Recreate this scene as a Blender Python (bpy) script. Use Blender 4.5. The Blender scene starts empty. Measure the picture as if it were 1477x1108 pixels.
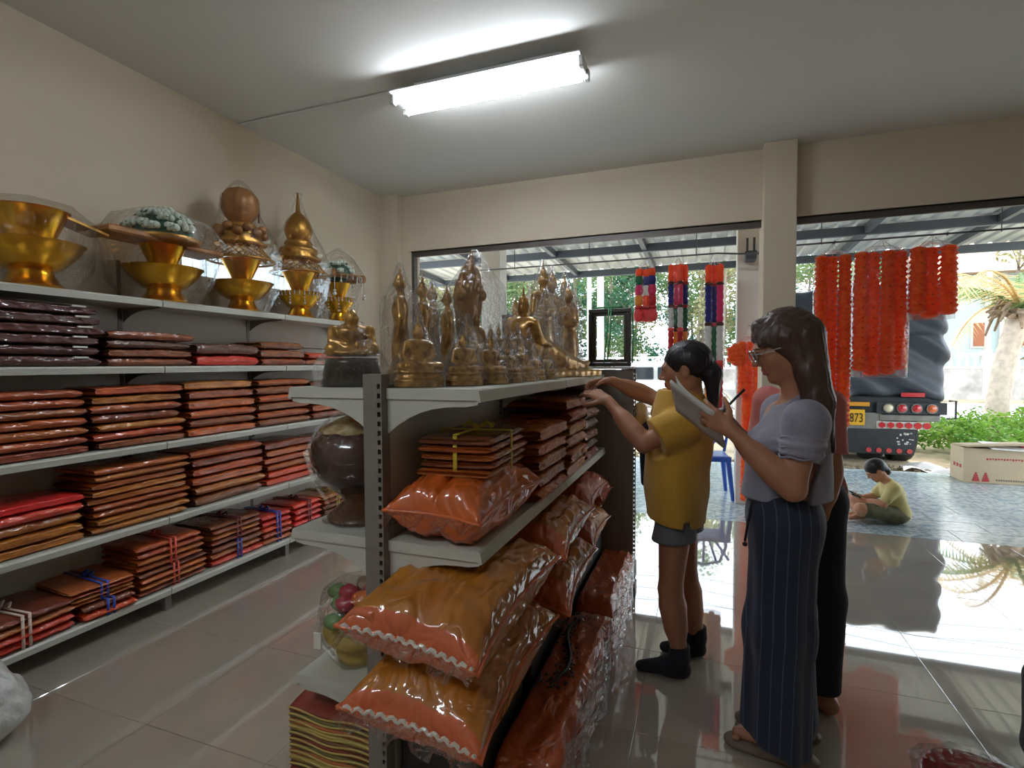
import bpy, bmesh, math, random
import numpy as np
from mathutils import Vector, Matrix, noise as mnoise

scene = bpy.context.scene
C = scene.collection
PI = math.pi

# ------------------------------------------------------------------ camera
cam_d = bpy.data.cameras.new('camera')
cam = bpy.data.objects.new('camera', cam_d)
C.objects.link(cam)
cam_d.sensor_fit = 'HORIZONTAL'
cam_d.sensor_width = 36.0
cam_d.lens = 757.0 / 1477.0 * 36.0
cam_d.clip_start = 0.05
cam_d.clip_end = 400
cam.matrix_world = Matrix(((0.9388, -0.0073, 0.3443, 0.0),
                           (0.3444, 0.0373, -0.9381, 0.0),
                           (-0.0060, 0.9993, 0.0375, 1.40),
                           (0, 0, 0, 1)))
scene.camera = cam

# ------------------------------------------------------------------ sky, sun, exposure
W = bpy.data.worlds.new('sky')
scene.world = W
W.use_nodes = True
bgn = W.node_tree.nodes['Background']
bgn.inputs[0].default_value = (0.80, 0.90, 1.0, 1)
bgn.inputs[1].default_value = 3.8
sun_d = bpy.data.lights.new('sun_offscreen', 'SUN')
sun_d.energy = 2.2
sun_d.angle = 0.03
sun_d.color = (1.0, 0.95, 0.86)
sun = bpy.data.objects.new('sun_offscreen', sun_d)
C.objects.link(sun)
sun.rotation_euler = Vector((-0.35, -0.38, -0.86)).to_track_quat('-Z', 'Y').to_euler()
LAMP = 54.0
vs = scene.view_settings
vs.view_transform = 'Standard'
vs.look = 'None'
vs.exposure = 0.4
vs.gamma = 1.0
vs.use_curve_mapping = False

# ------------------------------------------------------------------ material helpers
MATS = {}
def srgb(r, g, b):
    f = lambda c: (c / 12.92 if c <= 0.04045 else ((c + 0.055) / 1.055) ** 2.4)
    return (f(r / 255), f(g / 255), f(b / 255), 1)

def mat(name, col, rough=0.5, metal=0.0, coat=0.0, coat_rough=0.1, var=0.0, hue=0.0, noise=0.0, nscale=8.0,
        bump=0.0, bscale=30.0, bstretch=(1, 1, 1), spec=0.5, emit=0.0, trans=0.0, alpha=1.0, col2=None, sheen=0.0,
        coatbump=False, subsurf=0.0, detail=3.0, crease=False, bdist=.02, coat_ior=1.5):
    """one procedural material; var / hue vary it per object, noise and col2 mottle it, bump wrinkles it"""
    if name in MATS:
        return MATS[name]
    m = bpy.data.materials.new(name)
    m.use_nodes = True
    nt = m.node_tree
    b = nt.nodes['Principled BSDF']
    c4 = srgb(*col)
    b.inputs['Base Color'].default_value = c4
    b.inputs['Roughness'].default_value = rough
    b.inputs['Metallic'].default_value = metal
    b.inputs['Coat Weight'].default_value = coat
    b.inputs['Coat Roughness'].default_value = coat_rough
    b.inputs['Coat IOR'].default_value = coat_ior
    b.inputs['Specular IOR Level'].default_value = spec
    if emit:
        b.inputs['Emission Color'].default_value = c4
        b.inputs['Emission Strength'].default_value = emit
    if trans:
        b.inputs['Transmission Weight'].default_value = trans
    if alpha < 1:
        b.inputs['Alpha'].default_value = alpha
    if sheen:
        b.inputs['Sheen Weight'].default_value = sheen
    if subsurf:
        b.inputs['Subsurface Weight'].default_value = subsurf
        b.inputs['Subsurface Radius'].default_value = (0.012, 0.005, 0.003)
    tc = nt.nodes.new('ShaderNodeTexCoord')
    oi = nt.nodes.new('ShaderNodeObjectInfo')
    sh = nt.nodes.new('ShaderNodeVectorMath'); sh.operation = 'ADD'
    mu = nt.nodes.new('ShaderNodeMath'); mu.operation = 'MULTIPLY'; mu.inputs[1].default_value = 37.0
    nt.links.new(oi.outputs['Random'], mu.inputs[0])
    nt.links.new(tc.outputs['Object'], sh.inputs[0])
    nt.links.new(mu.outputs[0], sh.inputs[1])
    cur = None
    if noise or col2:
        n = nt.nodes.new('ShaderNodeTexNoise'); n.inputs['Scale'].default_value = nscale; n.inputs['Detail'].default_value = 4
        nt.links.new(sh.outputs[0], n.inputs['Vector'])
        mx = nt.nodes.new('ShaderNodeMix'); mx.data_type = 'RGBA'
        c2 = srgb(*col2) if col2 else tuple(x * (1 - noise) for x in c4[:3]) + (1,)
        mx.inputs[6].default_value = c4; mx.inputs[7].default_value = c2
        rp = nt.nodes.new('ShaderNodeMapRange'); rp.inputs[1].default_value = 0.38; rp.inputs[2].default_value = 0.64
        nt.links.new(n.outputs[0], rp.inputs[0]); nt.links.new(rp.outputs[0], mx.inputs[0])
        cur = mx.outputs[2]
    if var or hue:
        hs = nt.nodes.new('ShaderNodeHueSaturation')
        if cur: nt.links.new(cur, hs.inputs['Color'])
        else: hs.inputs['Color'].default_value = c4
        r1 = nt.nodes.new('ShaderNodeMapRange'); r1.inputs[3].default_value = 1 - var; r1.inputs[4].default_value = 1 + var
        nt.links.new(oi.outputs['Random'], r1.inputs[0]); nt.links.new(r1.outputs[0], hs.inputs['Value'])
        fr = nt.nodes.new('ShaderNodeMath'); fr.operation = 'FRACT'
        nt.links.new(mu.outputs[0], fr.inputs[0])
        r2 = nt.nodes.new('ShaderNodeMapRange'); r2.inputs[3].default_value = 0.5 - hue; r2.inputs[4].default_value = 0.5 + hue
        nt.links.new(fr.outputs[0], r2.inputs[0]); nt.links.new(r2.outputs[0], hs.inputs['Hue'])
        cur = hs.outputs[0]
    if cur:
        nt.links.new(cur, b.inputs['Base Color'])
        if emit: nt.links.new(cur, b.inputs['Emission Color'])
    if bump:
        mp = nt.nodes.new('ShaderNodeMapping'); mp.inputs['Scale'].default_value = bstretch
        nt.links.new(sh.outputs[0], mp.inputs['Vector'])
        n2 = nt.nodes.new('ShaderNodeTexNoise'); n2.inputs['Scale'].default_value = bscale; n2.inputs['Detail'].default_value = detail
        n2.inputs['Distortion'].default_value = 0.6
        nt.links.new(mp.outputs[0], n2.inputs['Vector'])
        bp = nt.nodes.new('ShaderNodeBump'); bp.inputs['Strength'].default_value = bump; bp.inputs['Distance'].default_value = bdist
        hsock = n2.outputs[0]
        if crease:                      # folded foil: ridges where the noise crosses its middle
            n2.inputs['Distortion'].default_value = 1.0
            s1 = nt.nodes.new('ShaderNodeMath'); s1.operation = 'SUBTRACT'; s1.inputs[1].default_value = .5
            s2 = nt.nodes.new('ShaderNodeMath'); s2.operation = 'ABSOLUTE'
            s3 = nt.nodes.new('ShaderNodeMath'); s3.operation = 'POWER'; s3.inputs[1].default_value = 1.0
            nt.links.new(hsock, s1.inputs[0]); nt.links.new(s1.outputs[0], s2.inputs[0]); nt.links.new(s2.outputs[0], s3.inputs[0]); hsock = s3.outputs[0]
        nt.links.new(hsock, bp.inputs['Height'])
        if coatbump:
            nt.links.new(bp.outputs[0], b.inputs['Coat Normal'])
        else:
            nt.links.new(bp.outputs[0], b.inputs['Normal'])
            nt.links.new(bp.outputs[0], b.inputs['Coat Normal'])
    MATS[name] = m
    return m

def film(name='clear_film', base=0.05, tint=(1, 1, 1), rough=0.12, bump=0.9, bscale=14, gain=0.55):
    """thin crumpled clear plastic: mostly see-through with glossy creases"""
    if name in MATS: return MATS[name]
    m = bpy.data.materials.new(name); m.use_nodes = True
    nt = m.node_tree; nt.nodes.clear()
    out = nt.nodes.new('ShaderNodeOutputMaterial')
    tr = nt.nodes.new('ShaderNodeBsdfTransparent'); tr.inputs[0].default_value = tint + (1,)
    gl = nt.nodes.new('ShaderNodeBsdfGlossy'); gl.inputs['Roughness'].default_value = rough
    tc = nt.nodes.new('ShaderNodeTexCoord')
    n2 = nt.nodes.new('ShaderNodeTexNoise'); n2.inputs['Scale'].default_value = bscale; n2.inputs['Detail'].default_value = 3; n2.inputs['Distortion'].default_value = 1.2
    nt.links.new(tc.outputs['Object'], n2.inputs['Vector'])
    bp = nt.nodes.new('ShaderNodeBump'); bp.inputs['Strength'].default_value = bump; bp.inputs['Distance'].default_value = 0.03
    nt.links.new(n2.outputs[0], bp.inputs['Height']); nt.links.new(bp.outputs[0], gl.inputs['Normal'])
    fz = nt.nodes.new('ShaderNodeFresnel'); fz.inputs[0].default_value = 1.45; nt.links.new(bp.outputs[0], fz.inputs['Normal'])
    ma = nt.nodes.new('ShaderNodeMath'); ma.operation = 'MULTIPLY_ADD'; ma.inputs[1].default_value = gain; ma.inputs[2].default_value = base
    nt.links.new(fz.outputs[0], ma.inputs[0])
    mx = nt.nodes.new('ShaderNodeMixShader')
    nt.links.new(ma.outputs[0], mx.inputs[0]); nt.links.new(tr.outputs[0], mx.inputs[1]); nt.links.new(gl.outputs[0], mx.inputs[2])
    nt.links.new(mx.outputs[0], out.inputs[0])
    MATS[name] = m
    return m

# ------------------------------------------------------------------ mesh helpers
class MB:
    """collects boxes, tubes, lathes ... and builds ONE mesh"""
    def __init__(s): s.v = []; s.f = []; s.mi = []
    def add(s, vs_, fs_, mi=0):
        o = len(s.v); s.v += [tuple(p) for p in vs_]
        s.f += [tuple(i + o for i in f) for f in fs_]; s.mi += [mi] * len(fs_); return s
    def box(s, x0, x1, y0, y1, z0, z1, mi=0):
        vs_ = [(x, y, z) for x in (x0, x1) for y in (y0, y1) for z in (z0, z1)]
        return s.add(vs_, [(0, 1, 3, 2), (4, 6, 7, 5), (0, 4, 5, 1), (2, 3, 7, 6), (0, 2, 6, 4), (1, 5, 7, 3)], mi)
    def obox(s, c, ex, ey, ez, mi=0):
        c = Vector(c); ex = Vector(ex); ey = Vector(ey); ez = Vector(ez)
        vs_ = [c + a * ex + b * ey + d * ez for a in (-1, 1) for b in (-1, 1) for d in (-1, 1)]
        return s.add(vs_, [(0, 1, 3, 2), (4, 6, 7, 5), (0, 4, 5, 1), (2, 3, 7, 6), (0, 2, 6, 4), (1, 5, 7, 3)], mi)
    def bbox(s, x0, x1, y0, y1, z0, z1, b=0.004, mi=0):
        """box with chamfered edges"""
        bm = bmesh.new(); bmesh.ops.create_cube(bm, size=1)
        for v in bm.verts: v.co = ((x0 + x1) / 2 + v.co.x * (x1 - x0), (y0 + y1) / 2 + v.co.y * (y1 - y0), (z0 + z1) / 2 + v.co.z * (z1 - z0))
        bmesh.ops.bevel(bm, geom=bm.edges[:], offset=b, segments=1, affect='EDGES')
        bm.verts.index_update()
        s.add([v.co[:] for v in bm.verts], [[v.index for v in f.verts] for f in bm.faces], mi); bm.free(); return s
    def prism(s, pts, ax, t0, t1, mi=0):
        """polygon in the plane across axis ax, from t0 to t1"""
        def P(a, b, t): return {'x': (t, a, b), 'y': (a, t, b), 'z': (a, b, t)}[ax]
        n = len(pts)
        vs_ = [P(a, b, t0) for a, b in pts] + [P(a, b, t1) for a, b in pts]
        fs_ = [tuple(range(n))[::-1], tuple(range(n, 2 * n))] + [(i, (i + 1) % n, n + (i + 1) % n, n + i) for i in range(n)]
        return s.add(vs_, fs_, mi)
    def lathe(s, prof, n=24, c=(0, 0, 0), mi=0, rfun=None):
        vs_ = []; fs_ = []
        for r, z in prof:
            for k in range(n):
                a = 2 * PI * k / n; rr = r * (rfun(a, z) if rfun else 1)
                vs_.append((c[0] + rr * math.cos(a), c[1] + rr * math.sin(a), c[2] + z))
        for j in range(len(prof) - 1):
            for k in range(n):
                fs_.append((j * n + k, j * n + (k + 1) % n, (j + 1) * n + (k + 1) % n, (j + 1) * n + k))
        if prof[0][0] > 1e-6: fs_.append(tuple(range(n))[::-1])
        if prof[-1][0] > 1e-6: fs_.append(tuple((len(prof) - 1) * n + k for k in range(n)))
        return s.add(vs_, fs_, mi)
    def tube(s, pts, r, n=8, mi=0, cap=True):
        pts = [Vector(p) for p in pts]; m = len(pts)
        rs = r if isinstance(r, (list, tuple)) else [r] * m
        vs_ = []; fs_ = []; ref = None
        for i, p in enumerate(pts):
            d = (pts[min(i + 1, m - 1)] - pts[max(i - 1, 0)])
            d = d.normalized() if d.length > 1e-9 else Vector((0, 0, 1))
            if ref is None:
                ref = Vector((0, 0, 1)) if abs(d.z) < 0.9 else Vector((1, 0, 0))
            a = (ref - d * ref.dot(d))
            if a.length < 1e-4: a = d.orthogonal()
            a.normalize(); b = d.cross(a); ref = a
            for k in range(n):
                t = 2 * PI * k / n; vs_.append(p + (a * math.cos(t) + b * math.sin(t)) * rs[i])
        for i in range(m - 1):
            for k in range(n):
                fs_.append((i * n + k, i * n + (k + 1) % n, (i + 1) * n + (k + 1) % n, (i + 1) * n + k))
        if cap: fs_ += [tuple(range(n))[::-1], tuple((m - 1) * n + k for k in range(n))]
        return s.add(vs_, fs_, mi)
    def ball(s, c, r, n=10, m=7, mi=0, jit=0):
        if not isinstance(r, (tuple, list)): r = (r, r, r)
        prof = [(math.sin(PI * j / m), -math.cos(PI * j / m)) for j in range(m + 1)]
        vs_ = []; fs_ = []
        for pr, pz in prof:
            for k in range(n):
                a = 2 * PI * k / n; q = 1 + (random.uniform(-jit, jit) if jit else 0)
                vs_.append((c[0] + r[0] * pr * math.cos(a) * q, c[1] + r[1] * pr * math.sin(a) * q, c[2] + r[2] * pz * q))
        for j in range(m):
            for k in range(n):
                fs_.append((j * n + k, j * n + (k + 1) % n, (j + 1) * n + (k + 1) % n, (j + 1) * n + k))
        return s.add(vs_, fs_, mi)
    def grid(s, fn, nu, nv, mi=0, cu=False):
        vs_ = [fn(i / nu, j / nv) for i in range(nu + 1) for j in range(nv + 1)]
        fs_ = [(i * (nv + 1) + j, (i + 1) * (nv + 1) + j, (i + 1) * (nv + 1) + j + 1, i * (nv + 1) + j + 1) for i in range(nu) for j in range(nv)]
        return s.add(vs_, fs_, mi)
    def mesh(s, name, mats, smooth=False):
        me = bpy.data.meshes.new(name)
        me.from_pydata(s.v, [], s.f)
        for m in (mats if isinstance(mats, (list, tuple)) else [mats]): me.materials.append(m)
        if any(s.mi): me.polygons.foreach_set('material_index', s.mi)
        if smooth: me.polygons.foreach_set('use_smooth', [True] * len(me.polygons))
        me.update(); return me
    def build(s, name, mats, parent=None, smooth=False, loc=None, angle=None):
        me = s.mesh(name, mats, smooth)
        if smooth and angle: me.set_sharp_from_angle(angle=math.radians(angle))
        return link(name, me, parent, loc)

def link(name, me, parent=None, loc=None, rot=None, scale=None):
    o = bpy.data.objects.new(name, me); C.objects.link(o)
    if parent is not None: o.parent = parent
    if loc is not None: o.location = loc
    if rot is not None: o.rotation_euler = rot
    if scale is not None: o.scale = scale
    return o
def tag(o, label, cat, group=None, kind=None):
    if label: o['label'] = label
    if cat: o['category'] = cat
    if group: o['group'] = group
    if kind: o['kind'] = kind
    return o
def struct(o, label=None):
    o['kind'] = 'structure'
    if label: o['label'] = label
    return o
def thing(name, label, cat, loc=(0, 0, 0), rotz=0, group=None):
    o = bpy.data.objects.new(name, None); C.objects.link(o); o.empty_display_size = 0.1
    o.location = loc; o.rotation_euler = (0, 0, rotz)
    return tag(o, label, cat, group)
def copy_tree(o, parent=None):
    c = o.copy(); C.objects.link(c); c.parent = parent
    for ch in list(o.children): copy_tree(ch, c)
    return c
ORD = ['lowest', 'second', 'third', 'fourth', 'fifth', 'sixth', 'seventh', 'eighth', 'ninth', 'tenth']

# ------------------------------------------------------------------ signed distance volumes (bodies, clothes, statues)
def nrm(a):
    a = np.array(a, float); return a / np.linalg.norm(a)
class Vox:
    def __init__(s, lo, hi, h):
        s.lo = np.array(lo, float); s.h = h
        s.n = np.ceil((np.array(hi, float) - s.lo) / h).astype(int) + 1
        s.D = np.full(s.n, 0.3, 'f4')
    def sl(s, lo, hi):
        a = [max(0, int((lo[i] - s.lo[i]) / s.h)) for i in range(3)]
        b = [max(a[i] + 1, min(int(s.n[i]), int((hi[i] - s.lo[i]) / s.h) + 2)) for i in range(3)]
        ix = tuple(slice(a[i], b[i]) for i in range(3))
        g = [(s.lo[i] + s.h * np.arange(a[i], b[i])).astype('f4') for i in range(3)]
        return ix, g[0][:, None, None], g[1][None, :, None], g[2][None, None, :]
    def put(s, ix, d, k, sub=False):
        A = s.D[ix]
        if A.size == 0: return
        if sub: A = -A
        h = np.maximum(k - np.abs(A - d), 0) / max(k, 1e-6)
        r = np.minimum(A, d) - h * h * k * 0.25
        s.D[ix] = -r if sub else r
    def cap(s, a, b, ra, rb=None, k=0.02, sub=False):
        rb = ra if rb is None else rb
        a = np.array(a, float); b = np.array(b, float); m = max(ra, rb) + k + 3 * s.h
        ix, X, Y, Z = s.sl(np.minimum(a, b) - m, np.maximum(a, b) + m)
        d = b - a; L = max(d.dot(d), 1e-9)
        t = np.clip(((X - a[0]) * d[0] + (Y - a[1]) * d[1] + (Z - a[2]) * d[2]) / L, 0, 1)
        q = np.sqrt((X - a[0] - t * d[0]) ** 2 + (Y - a[1] - t * d[1]) ** 2 + (Z - a[2] - t * d[2]) ** 2) - (ra + (rb - ra) * t)
        s.put(ix, q.astype('f4'), k, sub); return s
    def ell(s, c, r, ax=None, k=0.02, sub=False):
        c = np.array(c, float); r = np.array(r, float); m = r.max() + k + 3 * s.h
        ix, X, Y, Z = s.sl(c - m, c + m)
        X = X - c[0]; Y = Y - c[1]; Z = Z - c[2]
        R = np.eye(3) if ax is None else np.array(ax)
        P = [(X * R[i][0] + Y * R[i][1] + Z * R[i][2]) for i in range(3)]
        k0 = np.sqrt(sum((P[i] / r[i]) ** 2 for i in range(3)))
        k1 = np.sqrt(sum((P[i] / r[i] ** 2) ** 2 for i in range(3))) + 1e-6
        s.put(ix, (k0 * (k0 - 1) / k1).astype('f4'), k, sub); return s
    def box(s, c, hf, rd=0.005, ax=None, k=0.01, sub=False):
        c = np.array(c, float); hf = np.array(hf, float); m = np.linalg.norm(hf) + k + 3 * s.h
        ix, X, Y, Z = s.sl(c - m, c + m)
        X = X - c[0]; Y = Y - c[1]; Z = Z - c[2]
        R = np.eye(3) if ax is None else np.array(ax)
        Q = [np.abs(X * R[i][0] + Y * R[i][1] + Z * R[i][2]) - (hf[i] - rd) for i in range(3)]
        d = np.sqrt(sum(np.maximum(q, 0) ** 2 for q in Q)) + np.minimum(np.maximum(np.maximum(Q[0], Q[1]), Q[2]), 0) - rd
        s.put(ix, d.astype('f4'), k, sub); return s
    def cut(s, p, n, k=0.006):
        """keep the side the normal points away from"""
        ix, X, Y, Z = s.sl(s.lo - 1, s.lo + s.n * s.h + 1)
        n = nrm(n); d = (X - p[0]) * n[0] + (Y - p[1]) * n[1] + (Z - p[2]) * n[2]
        A = s.D; d = d.astype('f4'); h = np.maximum(k - np.abs(A - d), 0) / k
        s.D = np.maximum(A, d) + h * h * k * 0.25; return s
    def wob(s, amp, freq, seed=0, stretch=(1, 1, 1), n=7):
        """cloth folds: a few random sine sheets"""
        ix, X, Y, Z = s.sl(s.lo - 1, s.lo + s.n * s.h + 1)
        rg = np.random.RandomState(seed); T = 0
        for i in range(n):
            d = nrm(rg.randn(3)) * freq * rg.uniform(0.6, 1.5) * np.array(stretch)
            T = T + np.sin((X * d[0] + Y * d[1] + Z * d[2]).astype('f4') + rg.uniform(0, 6.28))
        s.D = s.D + (amp * T / n ** 0.5).astype('f4'); return s
    def field(s, fn):
        ix, X, Y, Z = s.sl(s.lo - 1, s.lo + s.n * s.h + 1)
        s.D = s.D + np.asarray(fn(X, Y, Z), 'f4'); return s
    def mesh(s, name, mats, origin=(0, 0, 0), region=None, smooth=1):
        D = s.D; D = np.pad(D, 1, constant_values=0.3); lo = s.lo - s.h
        S = D < 0
        n = np.array(D.shape) - 1
        cnt = np.zeros(n, 'i1')
        for a in (0, 1):
            for b in (0, 1):
                for c in (0, 1):
                    cnt += S[a:a + n[0], b:b + n[1], c:c + n[2]]
        act = (cnt > 0) & (cnt < 8)
        I = np.argwhere(act)
        idx = np.full(n, -1, 'i4'); idx[act] = np.arange(len(I))
        acc = np.zeros((len(I), 3)); w = np.zeros(len(I))
        cs = [(a, b, c) for a in (0, 1) for b in (0, 1) for c in (0, 1)]
        for p in cs:
            for ax in range(3):
                if p[ax]: continue
                q = list(p); q[ax] = 1
                d0 = D[I[:, 0] + p[0], I[:, 1] + p[1], I[:, 2] + p[2]]
                d1 = D[I[:, 0] + q[0], I[:, 1] + q[1], I[:, 2] + q[2]]
                m = (d0 < 0) != (d1 < 0)
                t = np.where(m, d0 / np.where(m, d0 - d1, 1), 0)
                pt = np.tile(np.array(p, float), (len(I), 1)); pt[:, ax] += t
                acc[m] += pt[m]; w[m] += 1
        V = (I + acc / w[:, None]) * s.h + lo
        Q = []
        for ax in range(3):
            a1, a2 = (ax + 1) % 3, (ax + 2) % 3
            A = np.moveaxis(S, ax, 0)
            ch = A[:-1] != A[1:]
            E = np.argwhere(np.moveaxis(ch, 0, ax))
            ok = (E[:, a1] > 0) & (E[:, a2] > 0) & (E[:, a1] < n[a1]) & (E[:, a2] < n[a2]); E = E[ok]
            def g(o1, o2):
                F = E.copy(); F[:, a1] -= o1; F[:, a2] -= o2
                return idx[F[:, 0], F[:, 1], F[:, 2]]
            q = np.stack([g(0, 0), g(1, 0), g(1, 1), g(0, 1)], 1)
            ins = S[E[:, 0], E[:, 1], E[:, 2]]
            q[~ins] = q[~ins][:, ::-1]
            Q.append(q)
        Q = np.concatenate(Q)
        for _ in range(smooth):                       # light relaxation of the net
            sm = np.zeros_like(V); c2 = np.zeros(len(V))
            for a, b in ((0, 1), (1, 2), (2, 3), (3, 0)):
                np.add.at(sm, Q[:, a], V[Q[:, b]]); np.add.at(c2, Q[:, a], 1)
                np.add.at(sm, Q[:, b], V[Q[:, a]]); np.add.at(c2, Q[:, b], 1)
            V = V * 0.5 + 0.5 * sm / np.maximum(c2, 1)[:, None]
        me = bpy.data.meshes.new(name)
        me.vertices.add(len(V)); me.vertices.foreach_set('co', (V - np.array(origin)).astype('f4').ravel())
        me.loops.add(Q.size); me.loops.foreach_set('vertex_index', Q.astype('i4').ravel())
        me.polygons.add(len(Q)); me.polygons.foreach_set('loop_start', np.arange(0, Q.size, 4, dtype='i4'))
        for m in (mats if isinstance(mats, (list, tuple)) else [mats]): me.materials.append(m)
        if region is not None:
            me.polygons.foreach_set('material_index', np.asarray(region(V[Q].mean(1)), 'i4'))
        me.polygons.foreach_set('use_smooth', np.ones(len(Q), bool))
        me.update(calc_edges=True)
        return me
# ------------------------------------------------------------------ the room
m_wall = mat('wall_paint', (208, 194, 172), 0.75, noise=0.04, nscale=1.2)
m_ceil = mat('ceiling_paint', (214, 211, 205), 0.8, noise=0.03, nscale=0.8)
m_tile = mat('floor_tile', (176, 165, 150), 0.035, col2=(166, 156, 143), nscale=2.5, var=0.015, spec=0.9, coat=1.0, coat_rough=0.02, coat_ior=1.7)
m_grout = mat('tile_grout', (164, 154, 141), 0.4)
m_track = mat('shutter_track', (84, 76, 72), 0.45, metal=0.3)
m_outwall = mat('outside_paint', (232, 230, 224), 0.8)
XL, XR, YB, YF, ZC = -3.27, 4.2, -3.2, 4.95, 3.20

fl = struct(MB().box(XL - .1, XR + .1, YB - .1, 4.985, -0.30, -0.004).build('floor', m_grout), 'glossy beige tiled shop floor')
tb = MB(); G = 0.5985
tb.bbox(-G / 2, G / 2, -G / 2, G / 2, -0.006, 0.0, 0.0015)
me_tile = tb.mesh('tile', m_tile)
x = -3.24 + .3; nx = 0
while x < XR + .2:
    y = 4.685 - 13 * .6
    while y < 4.9:
        link('tile', me_tile, fl, (x, y, 0)); y += 0.6
    x += 0.6
cl = struct(MB().box(XL - .1, XR + .1, YB - .1, 5.15, ZC, ZC + .15).build('ceiling', m_ceil))
# left wall with a low slot window behind the offering bowls
wy0, wy1, wz0, wz1 = 2.55, 3.75, 1.99, 2.24
wl = MB()
wl.box(XL - .15, XL, YB, wy0, 0, ZC).box(XL - .15, XL, wy1, 5.15, 0, ZC).box(XL - .15, XL, wy0, wy1, 0, wz0).box(XL - .15, XL, wy0, wy1, wz1, ZC)
struct(wl.build('wall_left', m_wall))
wf = struct(MB().box(XL - .1, XL - .04, wy0, wy1, wz0, wz0 + .025).box(XL - .1, XL - .04, wy0, wy1, wz1 - .025, wz1)
            .box(XL - .1, XL - .04, wy0, wy0 + .025, wz0, wz1).box(XL - .1, XL - .04, wy1 - .025, wy1, wz0, wz1).build('window_1', mat('alu_white', (225, 225, 222), .4)))
m_glass = mat('frosted_glass', (226, 240, 246), 0.25, trans=0.9, spec=0.3)
for k in range(11):
    yy = wy0 + .03 + k * .105
    MB().box(XL - .074, XL - .068, yy, yy + .1, wz0 + .025, wz1 - .025).build('pane', m_glass, wf)
struct(MB().box(XL - .1, XR + .1, YB - .15, YB, 0, ZC).build('wall_back', m_wall))
struct(MB().box(XR, XR + .15, YB, 5.15, 0, ZC).build('wall_right', m_wall))
# street front: lintel, corner post, column
ws = MB()
ws.box(XL, XR, YF, 5.15, 2.615, ZC).box(XL, -2.97, YF, 5.15, 0, 2.615)
ws.box(3.9, XR, YF, 5.15, 0, 2.615)
struct(ws.build('wall_street', m_wall))
struct(MB().box(XL, -3.06, YF - .10, YF + .02, 0, ZC).build('trim_1', m_wall), 'pale corner pillar')
struct(MB().bbox(.445, .69, YF - .14, 5.17, 0, ZC, .006).build('trim_2', m_wall), 'pale square pillar between the two shop openings')
for i, (a, b) in enumerate(((-2.97, .445), (.69, 3.9))):
    t = MB().box(a, b, YF + .03, YF + .05, 2.555, 2.615).box(a, b, YF + .09, YF + .105, 2.565, 2.615).box(a, b, YF + .03, YF + .105, 2.605, 2.615)
    if i == 0: t.box(a, a + .03, YF + .03, YF + .10, 0, 2.56)
    struct(t.build('trim_%d' % (3 + i), m_track), 'dark metal shutter track under the lintel')

# ceiling lamp(s): twin fluorescent tubes on a white housing
m_lampw = mat('lamp_white', (226, 228, 228), 0.4)
m_tube = mat('lit_tube', (236, 246, 255), 0.4, emit=LAMP)
m_cap = mat('tube_cap', (190, 190, 188), 0.35, metal=0.5)
def ceiling_lamp(loc, label, group=None, end=''):
    t = thing('fluorescent_lamp' + end, label, 'lamp', loc, 0, group)
    L = .61
    MB().bbox(-L * .8, L * .8, -.035, .035, -.055, 0, .004).build('housing', m_lampw, t)
    MB().prism([(-.125, -.070), (-.06, -.05), (.06, -.05), (.125, -.070), (.125, -.077), (.10, -.082), (.03, -.115), (-.03, -.115), (-.10, -.082), (-.125, -.077)], 'x', -L, L).build('reflector', mat('lamp_reflector', (206, 208, 208), .5), t)
    for s in (-1, 1):
        MB().tube([(-L + .03, s * .078, -.122), (L - .03, s * .078, -.122)], .015, 12).build('tube' + end, m_tube, t, True)
        for e in (-1, 1):
            MB().bbox(e * L - .014, e * L + .014, s * .078 - .02, s * .078 + .02, -.142, -.08, .004).build('lamp_holder', m_cap, t)
    return t
lamp = ceiling_lamp((-1.27, 3.03, ZC), 'twin tube fluorescent lamp on the white ceiling above the statue shelf')
# its glints show on the jar and on the camera side of the wrapped pillows
ceiling_lamp((-1.27, -0.9, ZC), 'twin tube fluorescent lamp on the ceiling at the back of the shop', None, '_offscreen')
MB().tube([(-1.88, 3.03, ZC - .006), (-3.26, 3.03, ZC - .006), ], .006, 6).build('lamp_cable', m_lampw, lamp).location = (1.27, -3.03, -ZC)

# ------------------------------------------------------------------ patio, roof, ground
m_ptile = mat('patio_tile', (202, 212, 214), 0.16, col2=(134, 160, 174), nscale=22, var=0.05, bump=0.05, bscale=20)
pf = struct(MB().box(-6.5, 6.5, 4.985, 7.95, -.30, -.004).build('floor_patio', m_grout), 'pale blue patterned patio floor under the awning')
me_pt = MB().bbox(-.2975, .2975, -.1475, .1475, -.006, 0, .0015).mesh('tile', m_ptile)
for i in range(21):
    for j in range(10):
        link('tile', me_pt, pf, (-6.2 + i * .6 + .3 * (j % 2), 5.135 + j * .3, 0))
m_soil = mat('dry_soil', (196, 178, 148), .95, col2=(150, 134, 106), nscale=1.3, bump=.6, bscale=6)
gd = MB()
def gz(x, y): return -.10 + .06 * mnoise.noise((x * .5, y * .5, 0)) + .03 * mnoise.noise((x * 2, y * 2, 5))
gd.grid(lambda u, v: (-45 + 110 * u, 7.9 + 82 * v, gz(-45 + 110 * u, 7.9 + 82 * v) if v > .01 else -.05), 90, 80)
struct(gd.build('ground', m_soil, None, True), 'dry sandy ground beyond the patio')
struct(MB().box(-45, 65, 15.5, 21, -.2, .0).build('road', mat('road', (178, 178, 176), .8, noise=.1, nscale=3)), 'pale road')
struct(MB().box(-45, -6.5, -20, 40, -.3, -.12).box(6.5, 65, -20, 8, -.3, -.12).build('ground_side', m_soil), 'dry ground beside the shop')

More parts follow.
